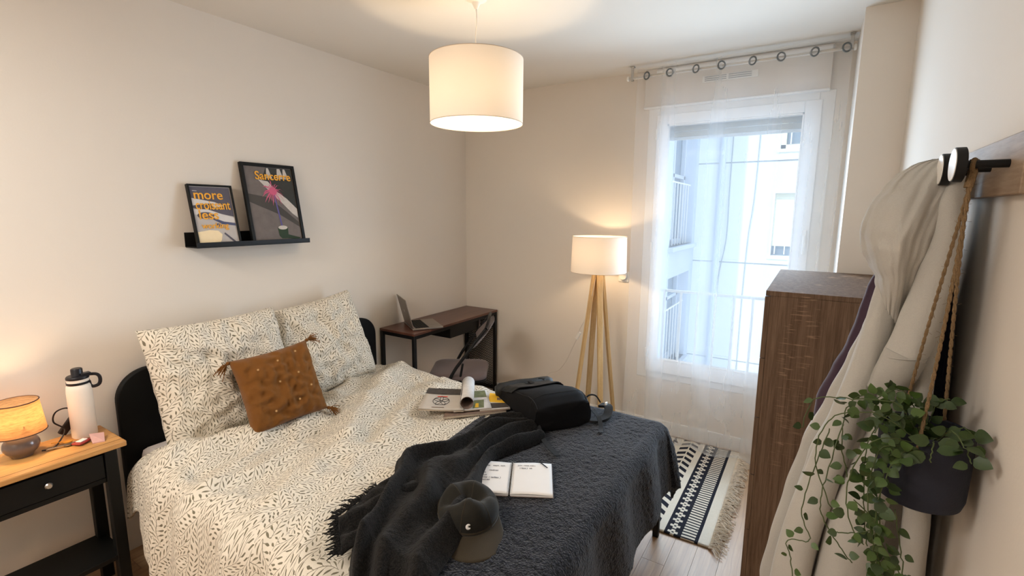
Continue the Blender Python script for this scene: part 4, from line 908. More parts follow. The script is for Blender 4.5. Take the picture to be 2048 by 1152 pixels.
# pillows
def pillow(name, label, cat, c, ax_, ay_, W, H, T, mat, uvo=(0, 0), sag=.0, n=44, power=.36, wr=.006, seam=.0, group=None, corners=.05, parent=None):
    """c centre, ax_ width axis, ay_ height axis"""
    ax_ = Vector(ax_).normalized(); ay_ = (Vector(ay_) - ax_ * Vector(ay_).dot(ax_)).normalized(); az_ = ax_.cross(ay_); c = Vector(c)
    vs = []; uv = []; fs = []
    for sd in (1, -1):
        for j in range(n + 1):
            for i in range(n + 1):
                u, v = i / n * 2 - 1, j / n * 2 - 1
                pinch = 1 - corners * (1 - (u * u)) * 0 ; ex = 1 - corners * (1 - v * v) * -0
                # sides curve inward between the corners
                X_ = u * W / 2 * (1 - corners * (1 - v * v) * abs(u) ** 3); Y_ = v * H / 2 * (1 - corners * (1 - u * u) * abs(v) ** 3)
                t_ = max(0, (1 - abs(u) ** 2.6)) ** power * max(0, (1 - abs(v) ** 2.6)) ** power
                th_ = T / 2 * t_ * (1 + .10 * nz(u * 2 + uvo[0], v * 2, sd)) + wr * t_ * (nz(u * 7, v * 7 + uvo[1], sd * 3) + .7 * nz(u * 14 + 2, v * 10, sd)) + wr * 2.0 * (1 - abs(nz(u * 3.2 + v * 1.5, v * 2.6 - u, uvo[0] + 3)) * 5) * t_ * .5
                bend = -sag * (1 - v) ** 2 / 4
                vs.append(c + ax_ * X_ + ay_ * Y_ + az_ * (sd * max(th_, 0.0008) + bend)); uv.append((u * W / 2 + uvo[0], v * H / 2 + uvo[1] + (sd + 1) * 3))
    N1 = (n + 1) ** 2
    for j in range(n):
        for i in range(n):
            a = j * (n + 1) + i; fs.append((a, a + 1, a + n + 2, a + n + 1)); b = a + N1; fs.append((b, b + n + 1, b + n + 2, b + 1))
    edge = [i for i in range(n + 1)] + [(j + 1) * (n + 1) - 1 for j in range(1, n + 1)] + [n * (n + 1) + i for i in range(n - 1, -1, -1)] + [j * (n + 1) for j in range(n - 1, 0, -1)]
    for k in range(len(edge)): a, b = edge[k], edge[(k + 1) % len(edge)]; fs.append((b, a, a + N1, b + N1))
    m = MB(); m.add(vs, fs); m.uv = uv; o = m.build(name, mat, parent, angle=180)
    if label: tag(o, label, cat, group)
    return o, (c, ax_, ay_, az_)
pillow('pillow', 'left leaf-printed pillow leaning on the headboard beside the nightstand side', 'pillow', (.255, -2.212, .795), (.05, 1, .02), (-.36, -.05, 1), .60, .56, .24, M['leaf'], (0, 0), group=None, wr=.012)
pillow('pillow', 'right leaf-printed pillow leaning on the headboard nearest the desk', 'pillow', (.205, -1.640, .800), (.06, 1, .11), (-.34, .10, 1), .55, .54, .23, M['leaf'], (4.3, 2.2), wr=.012)
cu_th = thing('cushion', 'rust brown square cushion with corner tassels leaning on the pillows', 'cushion', (.50, -2.04, .75))
co, (cc_, cax, cay, caz) = pillow('cover', None, None, (.505, -2.098, .752), (.20, 1, .10), (-.42, -.02, 1), .352, .355, .14, M['cushion'], (9.1, 3.3), n=40, parent=cu_th, wr=.010, corners=.06)
for (su, sv) in ((-1, 1), (1, 1), (1, -1), (-1, -1)):
    p = cc_ + cax * (su * .172) + cay * (sv * .173); d = (cax * su * .8 + cay * (-.35 if su < 0 or sv < 0 else .2) + caz * .15).normalized()
    m = MB(); m.lathe([(0, -.009), (.007, -.006), (.009, 0), (.007, .006), (0, .009)], tuple(p + d * .008), 12); hub = m
    r3 = random.Random(su * 3 + sv)
    for k in range(26):
        e = Vector((r3.gauss(0, 1), r3.gauss(0, 1), r3.gauss(0, 1))) * .010; m.tube([p + d * .012, p + d * .030 + e * .8, p + d * .050 + e * 1.3 - Z * .012], .0017, 4)
    m.build('tassel', M['cushion'], cu_th)
gold = plain('embroidery_thread', (220, 180, 120), .7)
for (a, b) in ((-.09, .10), (.0, .115), (.09, .135), (-.02, .02), (.07, .035), (-.07, -.10), (.04, -.085), (.11, -.04)):
    s_ = 1 if caz.x > 0 else -1
    u_, v_ = a / .176, b / .1775
    t_ = (max(0, 1 - abs(u_) ** 2.6) ** .36) * (max(0, 1 - abs(v_) ** 2.6) ** .36)
    p = cc_ + cax * a + cay * b + caz * s_ * (.065 * t_ * 1.06 + .010)
    m = MB()
    for q in range(3): ang = pi * q / 3; e = (cax * cos(ang) + cay * sin(ang)) * .0055; m.tube([p - e, p + e], .0008, 4)
    m.build('embroidered_star', gold, cu_th)

# ---- flat boucle bedspread at the foot
SX_0 = 1.20
def spread(u, v):
    y0, y1 = -2.55, -1.155; x1 = 2.005
    py = (y0 - .32) + v * ((y1 + .30) - (y0 - .32))
    head = 1.30 + .12 * nz(py * 2.1, 1.7) + (.36 if py < -2.2 else 0) * min(1, (-2.2 - py) / .25) - .02
    px = head + u * (x1 + .33 - head)
    P0, sd = drape(px, py, x1, y0, y1, .578, .05, .045)
    ex = max(0, px - x1); ey = max(0, py - y1, y0 - py)
    P0.z += (.006 * nz(px * 4, py * 4) + .0035 * nz(px * 60, py * 60)) if sd == 0 else 0
    if ex > 0: P0.x += min(1, ex / .12) * (.012 * sin(py * 17 + 1) + .010 * nz(py * 9, 3)) + .003 * nz(px * 60, py * 60)
    if ey > 0: P0.y += (1 if py > y1 else -1) * min(1, ey / .12) * (.010 * sin(px * 15) + .008)
    if ex > .04 and py > y1: P0 += Vector((.05 * ex, .12 * ey, 0))
    if u < .02: P0.z -= (.02 - u) * .9
    return P0
m = MB(); m.grid(spread, 170, 240); m.uv = None
sp_ = m.build('bedspread', M['boucle'], solid=.012, angle=180); tag(sp_, 'charcoal boucle bedspread laid flat over the foot end of the bed', 'blanket')

# ---- rumpled throw
TL = [(1.501, -1.528), (1.361, -1.651), (1.365, -1.824), (1.342, -1.944), (1.252, -2.075), (1.340, -2.200), (1.43, -2.38), (1.50, -2.52), (1.60, -2.62)]
TR = [(1.655, -1.617), (1.609, -1.751), (1.565, -1.886), (1.599, -2.006), (1.683, -2.137), (1.733, -2.261), (1.76, -2.381), (1.79, -2.504), (1.86, -2.62)]
TLs = spl([(a, b, 0) for a, b in TL], 8); TRs = spl([(a, b, 0) for a, b in TR], 8)
def throw(u, v):
    f = v * (len(TLs) - 1); i = min(int(f), len(TLs) - 2); t = f - i
    a = TLs[i].lerp(TLs[i + 1], t); b = TRs[i].lerp(TRs[i + 1], t); p = a.lerp(b, u)
    w_ = 2.9 * u + .55 * nz(v * 3.1, u * 2, 2) + .8 * v
    r_ = .5 + .5 * cos(2 * pi * w_); r_ = r_ ** 1.3
    sec = (.5 + .5 * sin(2 * pi * (2.3 * u - 1.4 * v + nz(v * 2.5, u * 2, 8))))
    edge = min(1, u / .07, (1 - u) / .07, v / .03)
    edge = sqrt(max(0, edge))
    z = .590 + edge * (.016 + .045 * r_ * (.6 + .5 * nz(v * 5, 3.3) + .4) + .014 * sec + .012 * nz(u * 6, v * 12, 4))
    if p.y < -2.50: z -= min(.3, (-2.50 - p.y) ** 1.1 * 1.2)
    p = Vector((p.x, p.y, z + .002 * nz(p.x * 70, p.y * 70)))
    return p
th_t = thing('throw_blanket', 'crumpled dark brown-grey fleece throw with a fringed end, bunched across the bed', 'blanket', (1.5, -2.0, .58))
m = MB(); m.grid(throw, 110, 260); m.uv = None; m.build('fleece', M['fleece'], th_t, solid=.010, angle=180)
# folded-over end at the left with its fringe
def flap(u, v):
    x = 1.30 + u * .22; y = -2.22 - v * .25; a = Vector((1.325, -2.20)); b = Vector((1.52, -2.20)); c = Vector((1.345, -2.45)); d = Vector((1.50, -2.56))
    p = a.lerp(b, u).lerp(c.lerp(d, u), v)
    z = .592 + .030 * sin(pi * min(1, u * 1.1)) * (1 - .5 * v) + .016 * sin(u * 11 + v * 5) * (1 - abs(u - .5)) + .008 * nz(u * 7, v * 7)
    return Vector((p.x, p.y, z))
m = MB(); m.grid(flap, 40, 40); m.uv = None; m.build('folded_corner', M['fleece'], th_t, solid=.008, angle=180)
m = MB(); r5 = random.Random(11)
for k in range(150):
    t = k / 149
    if t < .5: a = Vector((1.330, -2.26)).lerp(Vector((1.345, -2.45)), t * 2); dd = Vector((-.9, -.25))
    else: a = Vector((1.345, -2.45)).lerp(Vector((1.50, -2.56)), (t - .5) * 2); dd = Vector((-.55, -.75))
    dd = dd + Vector((r5.gauss(0, .35), r5.gauss(0, .35))); L = r5.uniform(.014, .034)
    p0 = Vector((a.x, a.y, .594)); p1 = p0 + Vector((dd.x * L * .5, dd.y * L * .5, r5.uniform(0, .008))); p2 = p0 + Vector((dd.x * L, dd.y * L, r5.uniform(-.004, .003)))
    m.tube([p0, p1, p2], [.0028, .0024, .0015], 5)
tag(m.build('fringe', M['fleece'], th_t), kind='stuff')

# ================================================================= THINGS ON THE BED
BZ = .585
# spiral notebook
NO = Vector((1.695, -1.960, .5885)); na = atan2(.148, .271)
NM = Matrix.Translation(NO) @ Matrix.Rotation(na, 4, 'Z')
mg_cov = plain('kraft_cover', (120, 106, 98), .8)
nb = thing('notebook', 'open spiral notebook with handwritten list lying on the bedspread', 'notebook', tuple(NO))
for s in (-1, 1):
    m = MB(); lo, hi = ((-.155, -.108, 0), (-.006, .108, .0012)) if s < 0 else ((.006, -.108, 0), (.155, .108, .0012)); m.box(lo, hi, xf=NM); m.build('cover', mg_cov, nb, smooth=False)
    def pg_(u, v, s=s):
        x = s * (.0035 + u * .1485); return NM @ Vector((x, -.105 + v * .21, .0085 - .002 * u + .003 * sin(pi * u) + (.004 * u * v)))
    q = MB(); q.grid(pg_, 12, 12); nvt = len(q.v); q.uv = None
    q.build('page', M['paper'], nb, solid=.002)
    m = MB(); lo, hi = ((-.152, -.105, .0013), (-.0035, .105, .0075)) if s < 0 else ((.0035, -.105, .0013), (.152, .105, .0065)); m.box(lo, hi, xf=NM); m.build('page_block', M['paper'], nb, smooth=False)
for k in range(24):
    y = -.100 + k * .2 / 23; m = MB(); m.tube([NM @ Vector((.0078 * cos(t), y + .001 * (t / 6), .0095 + .0060 * sin(t))) for t in [2 * pi * q / 10 for q in range(10)]], .00065, 5, closed=True); m.build('spiral_ring', M['chrome'], nb)
m = MB(); m.box((.118, .063, .0145), (.1225, .1135, .0155), xf=NM @ Matrix.Translation((.12, .09, 0)) @ Matrix.Rotation(.6, 4, 'Z') @ Matrix.Translation((-.12, -.09, 0))); m.build('elastic_band', M['black_matte'], nb, smooth=False)
TM = lambda x, y: NM @ Matrix.Translation((x, y, .0137))
rows = ['1. meubles   sept. oct.', '   linge', '   plants    cadres', '   4 tapis', '   rideaux', '   coussins ( tailles )', '   luminaires']
for k, s_ in enumerate(rows): text_obj('handwriting', s_, .0145, M['ink'], nb, TM(-.140, .070 - k * .0165) @ Matrix.Rotation(-.01 * (k % 3), 4, 'Z'), .0001, .0001, .9)
text_obj('handwriting', 'prix - total menu', .011, M['ink'], nb, TM(.022, .078), .0001, .0001, .9); text_obj('handwriting', '( liste )  ok', .012, M['ink'], nb, TM(.03, .058), .0002, .0001, .9)

# cap
cpo = Vector((1.700, -2.225, .620)); cd_ = Vector((.70, -.72, 0)).normalized(); cr_ = Vector((-cd_.y, cd_.x, 0)) * -1
cp = thing('cap', 'dark olive baseball cap with small cream emblem lying beside the notebook', 'cap', tuple(cpo))
CM = Matrix.Translation(cpo) @ Matrix(((cd_.x, cr_.x, 0, 0), (cd_.y, cr_.y, 0, 0), (0, 0, 1, 0), (0, 0, 0, 1))) @ Matrix.Rotation(radians(9), 4, 'Y') @ Matrix.Diagonal((1.12, 1.2, 1.0, 1))
m = MB(); rings = []; n = 48
for k in range(13):
    t = k / 12; z = .074 * sin(t * pi / 2) ; rr = .088 * (cos(t * pi / 2) ** .55 if t < 1 else 0.001)
    ring = []
    for q in range(n):
        a = 2 * pi * q / n; ex = 1.10 if cos(a) > 0 else 1.05
        x, y = rr * ex * cos(a), rr * .92 * sin(a)
        dent = -.050 * t ** .9 * exp(-((x + .012) / .042) ** 2) * (1 - .35 * abs(y) / .08) + .022 * t * max(0, cos(a)) ** .6 * (1 if t < .98 else 0) + .007 * sin(y * 90 + x * 40) * t + .010 * sin(3 * a + 1) * t * (1 - t) * 2 + .008 * nz(a * 1.3, t * 3) * t
        ring.append(CM @ Vector((x + .012 * t * 1.2, y, z + dent)))
    rings.append(ring)
m.loft(rings, cap=False); m.build('crown', M['cap_dark'], cp, solid=.002, angle=180)
for q in range(6):
    a = 2 * pi * q / 6 + .52; i = int((a / (2 * pi)) * n) % n
    m = MB(); m.tube([r_[i] + (r_[i] - cpo).normalized() * .0012 for r_ in rings[:12]], .0011, 5); m.build('seam', M['cap'], cp)
m = MB(); m.lathe([(0, .005), (.006, .004), (.007, 0), (0, 0)], tuple(rings[-1][0]), 14); m.build('button', M['cap'], cp)
def brim(u, v):
    a = (u - .5) * 2 * 1.25; r0 = .088 * 1.10; w_ = cos(a * .80) ** .6 if abs(a * .80) < pi / 2 else 0; L = .080 * w_
    x, y = r0 * cos(a) * .98, .088 * .92 * sin(a) * 1.0
    return CM @ Vector((x + v * L * 1.05, y * (1 + .10 * v), -.004 + .010 * cos(a * 1.4) * v - .016 * (abs(sin(a)) ** 2) * v - .012 * v))
m = MB(); m.grid(brim, 30, 12); m.uv = None; m.build('brim', M['cap'], cp, solid=.004, angle=180)
m = MB(); m.loft([[CM @ Vector((.0885 * (1.10 if cos(2 * pi * q / n) > 0 else 1.05) * cos(2 * pi * q / n), .0885 * .92 * sin(2 * pi * q / n), z)) for q in range(n)] for z in (-.004, .012)], cap=False); m.build('sweatband', M['cap'], cp, solid=.002)
# small crescent emblem on the crown front
e0 = CM @ Vector((.094, .012, .034)); eu = (CM.to_3x3() @ Vector((0, 1, 0))).normalized(); ev = (CM.to_3x3() @ Vector((-.35, 0, 1))).normalized(); en = eu.cross(ev)
if en.dot(cd_) < 0: en = -en
m = MB(); out = []
for k in range(15): a = .75 + (2 * pi - 1.5) * k / 14; out.append((.0085 * cos(a), .0085 * sin(a)))
inn = [(.0028 * cos(.75 + (2 * pi - 1.5) * k / 14) + .003, .0028 * sin(.75 + (2 * pi - 1.5) * k / 14)) for k in range(15)]
vs = [e0 + eu * -p[0] + ev * p[1] + en * .006 for p in out + inn]; m.add(vs, [(k, k + 1, 15 + k + 1, 15 + k) for k in range(14)]); m.build('emblem', M['paper'], cp, solid=.001)

# magazines
def quad_mat(P4, z):
    a, b, c, d = [Vector((p[0], p[1], z)) for p in P4]; return a, b, c, d
mg_grey = C_('magazine_grey', (190, 182, 172)); mg_dark = C_('magazine_photo_dark', (72, 66, 62), var=.4, scale=60); mg_pg = C_('page_edges', (186, 170, 150)); mg_gr = C_('magazine_photo_green', (112, 116, 84), var=.6, scale=50); mg_lt = C_('magazine_light', (206, 202, 198), var=.2, scale=50); mg_ye = C_('magazine_yellow', (238, 186, 50)); mg_red = C_('masthead_red', (214, 66, 48)); mg_blk = C_('magazine_black', (34, 32, 34)); mg_br = C_('magazine_brown_photo', (120, 100, 88), var=.4, scale=70)
def magazine(label, P4, z, th_, cover, deco=None, curl=0):
    a, b, c, d = quad_mat(P4, z); ctr = (a + b + c + d) / 4
    t = thing('magazine', label, 'magazine', tuple(ctr), 'magazines on the duvet')
    del t['group']
    m = MB(); m.add([a, b, c, d] + [p + Z * th_ for p in (a, b, c, d)], [(0, 3, 2, 1), (4, 5, 6, 7), (0, 1, 5, 4), (1, 2, 6, 5), (2, 3, 7, 6), (3, 0, 4, 7)]); m.build('pages', mg_pg, t, smooth=False)
    fn = lambda u, v, e=0: (a.lerp(d, u)).lerp(b.lerp(c, u), v) + Z * (th_ + .0012 + e + curl * (u - .5) ** 2 * 4)
    m = MB(); m.grid(lambda u, v: fn(u, v), 8, 8); m.uv = None; m.build('cover', cover, t, solid=.001)
    def patch(pts, mat, name, e=.0012):
        q = MB(); vs = [fn(p[0], p[1], e) for p in pts]; q.add(vs, [tuple(range(len(vs)))]); q.build(name, mat, t, smooth=False, solid=.0004)
    if deco: deco(patch, fn, t)
    return t
MZ = .606
# P4 order: near-left, far-left, far-right, near-right
def wheel(patch, fn, t):
    patch([(0, .72), (1, .70), (1, 1), (0, 1)], mg_dark, 'cover_photo')
    patch([(.12, .80), (.22, .74), (.32, .84), (.22, .93)], mg_red, 'badge', .002)
    patch([(.34, .585), (.60, .595), (.60, .63), (.34, .62)], mg_red, 'masthead', .002)
    r = []; m = MB()
    c = (.46, .40)
    def loop(cx, cy, rx, ry, ro):
        pts = []
        for k in range(20): a = 2 * pi * k / 20; x, y = rx * cos(a), ry * sin(a); pts.append(fn(cx + x * cos(ro) - y * sin(ro) * .75, cy + x * sin(ro) * 1.3 + y * cos(ro), .002))
        m.tube(pts, .0011, 4, closed=True)
    loop(c[0], c[1], .20, .19, 0)
    for k in range(5): a = 2 * pi * k / 5 + .3; loop(c[0] + .10 * cos(a), c[1] + .10 * sin(a) * 1.1, .085, .05, a)
    m.build('wheel_drawing', mg_blk, t)
    patch([(.28, .08), (.56, .09), (.56, .115), (.28, .105)], mg_br, 'caption', .002)
magazine('thick brown-edged magazine at the bottom of the pile on the duvet', [(1.145, -1.690), (1.02, -1.48), (1.22, -1.30), (1.355, -1.462)], .590, .010, mg_br)
def yel(patch, fn, t):
    patch([(.30, .42), (.86, .30), (.70, .85), (.40, .95)], mg_ye, 'yellow_panel'); patch([(.60, .50), (.74, .46), (.72, .60), (.62, .64)], mg_br, 'oval_photo', .002); patch([(.05, .05), (.95, .05), (.95, .30), (.05, .36)], mg_dark, 'photo_strip')
magazine('magazine with a yellow cover panel tucked beside the backpack', [(1.255, -1.545), (1.11, -1.36), (1.235, -1.262), (1.365, -1.44)], .602, .005, mg_lt, yel)
def grn(patch, fn, t):
    patch([(.05, .60), (.95, .60), (.95, .97), (.05, .97)], mg_gr, 'garden_photo'); patch([(.5, .05), (.8, .05), (.86, .55), (.58, .55)], mg_gr, 'garden_photo'); patch([(.56, .08), (.66, .08), (.68, .28), (.60, .28)], mg_ye, 'yellow_text', .002); patch([(.06, .42), (.94, .46), (.94, .55), (.06, .52)], mg_lt, 'white_strip', .002); patch([(.08, .05), (.3, .05), (.34, .4), (.1, .4)], mg_dark, 'photo')
magazine('open magazine page with green garden photos right of the rolled one', [(1.165, -1.635), (1.0, -1.43), (1.135, -1.318), (1.295, -1.50)], .609, .004, mg_lt, grn)
magazine('grey car magazine with a wheel drawing on its cover', [(1.010, -1.715), (.868, -1.482), (1.035, -1.395), (1.205, -1.610)], .612, .005, mg_grey, wheel, .004)
rl = thing('rolled_magazine', 'rolled-up white magazine lying across the grey car magazine', 'magazine', (1.11, -1.5, .62))
ra = Vector((1.205, -1.582, .648)); rb = Vector((1.035, -1.345, .648)); rd_ = (rb - ra).normalized(); rs = Vector((-rd_.y, rd_.x, 0))
for k_, (r0, mat_) in enumerate(((.031, mg_lt), (.0285, mg_br))):
    m = MB(); ns_ = 40; rows_ = []
    for t_ in (0, 1):
        c_ = ra.lerp(rb, t_); rows_.append([c_ + rs * (r0 + .0006 * q / ns_ * 6) * cos(2 * pi * q / ns_ * (1.06)) + Z * (r0 + .0006 * q / ns_ * 6) * sin(2 * pi * q / ns_ * 1.06) for q in range(ns_ + 1)])
    vs = rows_[0] + rows_[1]; m.add(vs, [(q, q + 1, ns_ + 2 + q, ns_ + 1 + q) for q in range(ns_)]); m.build('outer_sheet' if k_ == 0 else 'inner_sheet', mat_, rl, solid=.0012)
m = MB(); rows_ = []
for t_ in (.22, .5):
    c_ = ra.lerp(rb, t_); rows_.append([c_ + rs * .0330 * cos(a) + Z * .0330 * sin(a) for a in [.15 + q * .055 for q in range(9)]])
m.add(rows_[0] + rows_[1], [(q, q + 1, 9 + q + 1, 9 + q) for q in range(8)]); m.build('printed_photo', mg_dark, rl, solid=.0004)

# backpack
bw = Vector((.58, .81, 0)).normalized(); bl = Vector((.81, -.58, 0)).normalized(); bo = Vector((1.215, -1.335, .592))
bp = thing('backpack', 'black roll-top backpack lying on its back on the bed', 'backpack', (1.5, -1.35, .59))
BM = Matrix(((bl.x, bw.x, 0, bo.x), (bl.y, bw.y, 0, bo.y), (0, 0, 1, bo.z), (0, 0, 0, 1)))
def bp_sec(l, n=40):
    # rounded box cross-section at length l (0 roll .. .45 bottom)
    t = l / .46
    hh = .050 + .105 * min(1, t * 1.25) ** .8 - (.02 * max(0, t - .86) / .14); wd = .305 - .012 * abs(t - .5); z0 = 0
    if t > .95: hh -= .012; 
    r = []
    for q in range(n):
        a = 2 * pi * q / n; e = .42; cx_, sy_ = cos(a), sin(a)
        x = (abs(cx_) ** e) * (1 if cx_ > 0 else -1); y = (abs(sy_) ** e) * (1 if sy_ > 0 else -1)
        bulge = 1 + .02 * nz(a * 2, l * 9)
        zz = z0 + hh / 2 + y * hh / 2 * bulge + (.006 * nz(x * 2, l * 12, 2) if y > 0 else 0)
        r.append(BM @ Vector((l + .008 * nz(x * 2, y, l * 3), .15 + x * wd / 2 * bulge * (1 - (.06 if y > 0 else 0)), max(zz, .0))))
    return r
m = MB(); ls = [.012, .03, .06, .1, .15, .2, .25, .3, .35, .40, .43, .448, .455]
rings = [bp_sec(l) for l in ls]; last = rings[-1]; ctr = sum(last, Vector()) / len(last)
rings.append([p.lerp(ctr, .12) + bl * .004 for p in last]); rings.append([p.lerp(ctr, .6) + bl * .006 for p in last]); m.loft(rings); rings_body = rings[:12]; m.build('body', M['backpack'], bp, angle=60)
# rolled closure
m = MB(); pts = [BM @ Vector((.012 + .004 * sin(k * .9), -.012 + .33 * k / 14, .046 + .006 * sin(k / 14 * pi))) for k in range(15)]
m.tube(pts, [.020] + [.031] * 13 + [.022], 18, flat=1.25); m.build('roll_top', M['black_leather'], bp, angle=80)
# top flap
def flap2(u, v):
    l = .03 + u * .16; t = l / .46; hh = .050 + .105 * min(1, t * 1.25) ** .8
    y = .15 + (v - .5) * .285; e = abs(v - .5) * 2
    return BM @ Vector((l + .018 * (1 - e ** 2) * u, y, hh + .009 - .030 * max(0, e - .78) / .22 * .8 + .004 * nz(u * 3, v * 4)))
m = MB(); m.grid(flap2, 20, 28); m.uv = None; m.build('flap', M['black_leather'], bp, solid=.004, angle=180)
m = MB(); 
for e in (0, 1): m.tube([flap2(1, k / 14) + Z * .002 for k in range(15)], .0022, 6)
m.build('flap_piping', M['webbing'], bp)
m = MB(); rings = []
for k in range(9):
    p = flap2(.08 + k * .055, .5); rings.append([p + bw * .014 + Z * .0045, p - bw * .014 + Z * .0045, p - bw * .014 + Z * .002, p + bw * .014 + Z * .002])
m.loft(rings); m.build('buckle_strap', M['webbing'], bp)
m = MB(); p = flap2(.42, .5); m.box((-.018, -.012, .002), (.018, .012, .010), xf=Matrix.Translation(p) @ Matrix.Rotation(atan2(bl.y, bl.x), 4, 'Z')); m.build('hook_buckle', M['black_matte'], bp, bevel=.002)
for sd in (12, 28):
    m = MB(); m.tube([rg2[4 if sd == 12 else 16] + Z * .001 for rg2 in rings_body], .0018, 5); m.build('seam_piping', M['webbing'], bp)
m = MB(); m.tube([p * 1.0 for p in rings_body[9]][0:21], .0018, 5); m.build('seam_piping', M['webbing'], bp)
m = MB(); m.tube([BM @ Vector(p) for p in ((.205, .145, .158), (.228, .148, .166), (.240, .158, .160), (.228, .168, .160), (.208, .162, .158))], .003, 6, closed=True); m.build('zip_pull', M['webbing'], bp)
def strap(name, pts, w_, mat=M['webbing'], th_=.0025, side=None):
    P_ = spl(pts, 8); m = MB(); rings = []
    for i, p in enumerate(P_):
        a = P_[max(0, i - 1)]; b = P_[min(len(P_) - 1, i + 1)]; d = (b - a).normalized(); s_ = side.normalized() if side else d.cross(Z).normalized(); nn = s_.cross(d).normalized()
        rings.append([p + s_ * w_ / 2 + nn * th_ / 2, p - s_ * w_ / 2 + nn * th_ / 2, p - s_ * w_ / 2 - nn * th_ / 2, p + s_ * w_ / 2 - nn * th_ / 2])
    m.loft(rings); return m.build(name, mat, bp)
strap('webbing_strap', [(1.53, -1.50, .660), (1.56, -1.545, .655), (1.62, -1.60, .615), (1.68, -1.655, .598), (1.765, -1.715, .594)], .022, side=Vector((.8, .6, 0)))
m = MB(); m.tube([(1.515 + .016 * cos(t) * .8, -1.515 - .02 * cos(t) * .3, .635 + .019 * sin(t)) for t in [2 * pi * k / 14 for k in range(14)]], .003, 6, closed=True); m.build('buckle', M['black_matte'], bp)
strap('shoulder_strap', [(1.70, -1.36, .61), (1.765, -1.33, .600), (1.80, -1.27, .605), (1.785, -1.21, .63), (1.74, -1.20, .625)], .040, th_=.012)
strap('webbing_strap', [(1.745, -1.31, .640), (1.785, -1.33, .62), (1.815, -1.375, .594), (1.83, -1.42, .592)], .020)
m = MB(); m.tube(spl([(1.69, -1.32, .66), (1.705, -1.27, .69), (1.73, -1.24, .685), (1.75, -1.225, .65)], 6), .004, 6); m.build('grab_loop', M['webbing'], bp)
bx('label_tab', (1.768, -1.215, .628), (1.776, -1.195, .648), M['plastic_white'], bp, .001)

# ================================================================= CHEST
wd = thing('chest_of_drawers', 'tall brown oak-effect chest of drawers by the window, side panel facing', 'chest of drawers', (2.64, -.92, 0))
WX, WX2, WY0, WY1, WZ = 2.432, 2.862, -1.345, -.508, 1.283
bx('top_panel', (WX, WY0, WZ - .018), (WX2, WY1, WZ), M['wardrobe'], wd, .001)
bx('side_panel', (WX + .016, WY0 + .001, 0), (WX2, WY0 + .019, WZ - .0185), M['wardrobe'], wd, .001); bx('side_panel', (WX + .016, WY1 - .019, 0), (WX2, WY1 - .001, WZ - .0185), M['wardrobe'], wd, .001)
bx('back_panel', (WX2 - .006, WY0 + .019, .02), (WX2 - .002, WY1 - .019, WZ - .02), M['wardrobe'], wd, 0); bx('plinth', (WX + .03, WY0 + .019, 0), (WX + .045, WY1 - .019, .06), M['wardrobe'], wd, .001)
for k in range(5):
    z0 = .065 + k * .2395; d = bx('drawer', (WX - .002, WY0 + .002, z0), (WX + .0155, WY1 - .002, z0 + .2365), M['wardrobe'], wd, .001)
    bx('handle_groove', (WX - .0026, WY0 + .25, z0 + .205), (WX - .0015, WY1 - .25, z0 + .222), M['black_wood'], d, 0)

# ================================================================= HOOK BOARD
hb = thing('coat_rack', 'wooden wall board with black peg hooks on the right wall', 'coat rack', (2.857, -2.0, 1.65))
bx('board', (2.846, -2.243, 1.602), (2.870, -1.62, 1.705), M['board'], hb, .0015)
for i, y in enumerate((-2.172, -2.062, -1.952, -1.842)):
    z = 1.656; m = MB(); m.cyl((2.786, y, z), (2.848, y, z), .0072, 20); hk = m.build('hook', M['black_metal'], hb)
    m = MB(); m.lathe([(0, 0), (.029, 0), (.031, .001), (.031, .0145), (.029, .0155), (0, .0155)], n=40, xf=Matrix.Translation((2.771, y, z)) @ Matrix.Rotation(pi / 2, 4, 'Y')); m.build('hook_disc', M['black_metal'], hk)
    m = MB(); m.lathe([(0, -.0012), (.0285, -.0012), (.029, 0.0002), (0, .0002)], n=40, xf=Matrix.Translation((2.771, y, z)) @ Matrix.Rotation(pi / 2, 4, 'Y')); m.build('disc_face', M['plastic_white'], hk)

# ================================================================= CLOTHES
def garment(sections, yfun, nfold, amp, n=96, seed=0., zstep=60, rough=.004):
    """sections: list of (z, xl, xr); yfun(z)->(yc, yh)"""
    zs = [s[0] for s in sections]; rings = []
    for k in range(zstep + 1):
        z = zs[0] + (zs[-1] - zs[0]) * k / zstep
        for i in range(len(zs) - 1):
            if zs[i] >= z >= zs[i + 1] - 1e-9:
                t = (zs[i] - z) / (zs[i] - zs[i + 1]); t = t * t * (3 - 2 * t) * .5 + t * .5; xl = sections[i][1] * (1 - t) + sections[i + 1][1] * t; xr = sections[i][2] * (1 - t) + sections[i + 1][2] * t; break
        yc, yh = yfun(z); ring = []; drop = (zs[0] - z)
        for q in range(n):
            a = 2 * pi * q / n; ca, sa = cos(a), sin(a)
            cr2 = 1 - amp * min(1, .25 + drop * 3) * (.5 + .5 * cos(nfold * a + seed + 1.2 * nz(z * 2.2, seed) + 1.1 * sin(a * 2 + seed))) ** 2
            cr2 += .02 * nz(ca * 2 + seed, sa * 2, z * 7)
            x = (xl + xr) / 2 + (xr - xl) / 2 * ca * (cr2 if abs(sa) > .25 else 1 - (1 - cr2) * abs(sa) / .25); y = yc + yh * sa * cr2 + rough * nz(ca * 5, sa * 5, z * 11)
            ring.append(Vector((min(x, 2.867), y, z)))
        rings.append(ring)
    return rings
HS = [(1.664, 2.775, 2.806), (1.655, 2.735, 2.822), (1.62, 2.700, 2.826), (1.576, 2.690, 2.822), (1.5, 2.696, 2.817), (1.441, 2.702, 2.812), (1.384, 2.704, 2.812), (1.299, 2.682, 2.806), (1.223, 2.660, 2.800), (1.116, 2.627, 2.806), (.987, 2.586, 2.822), (.847, 2.558, 2.834), (.70, 2.535, 2.845), (.588, 2.52, 2.85), (.52, 2.525, 2.85)]
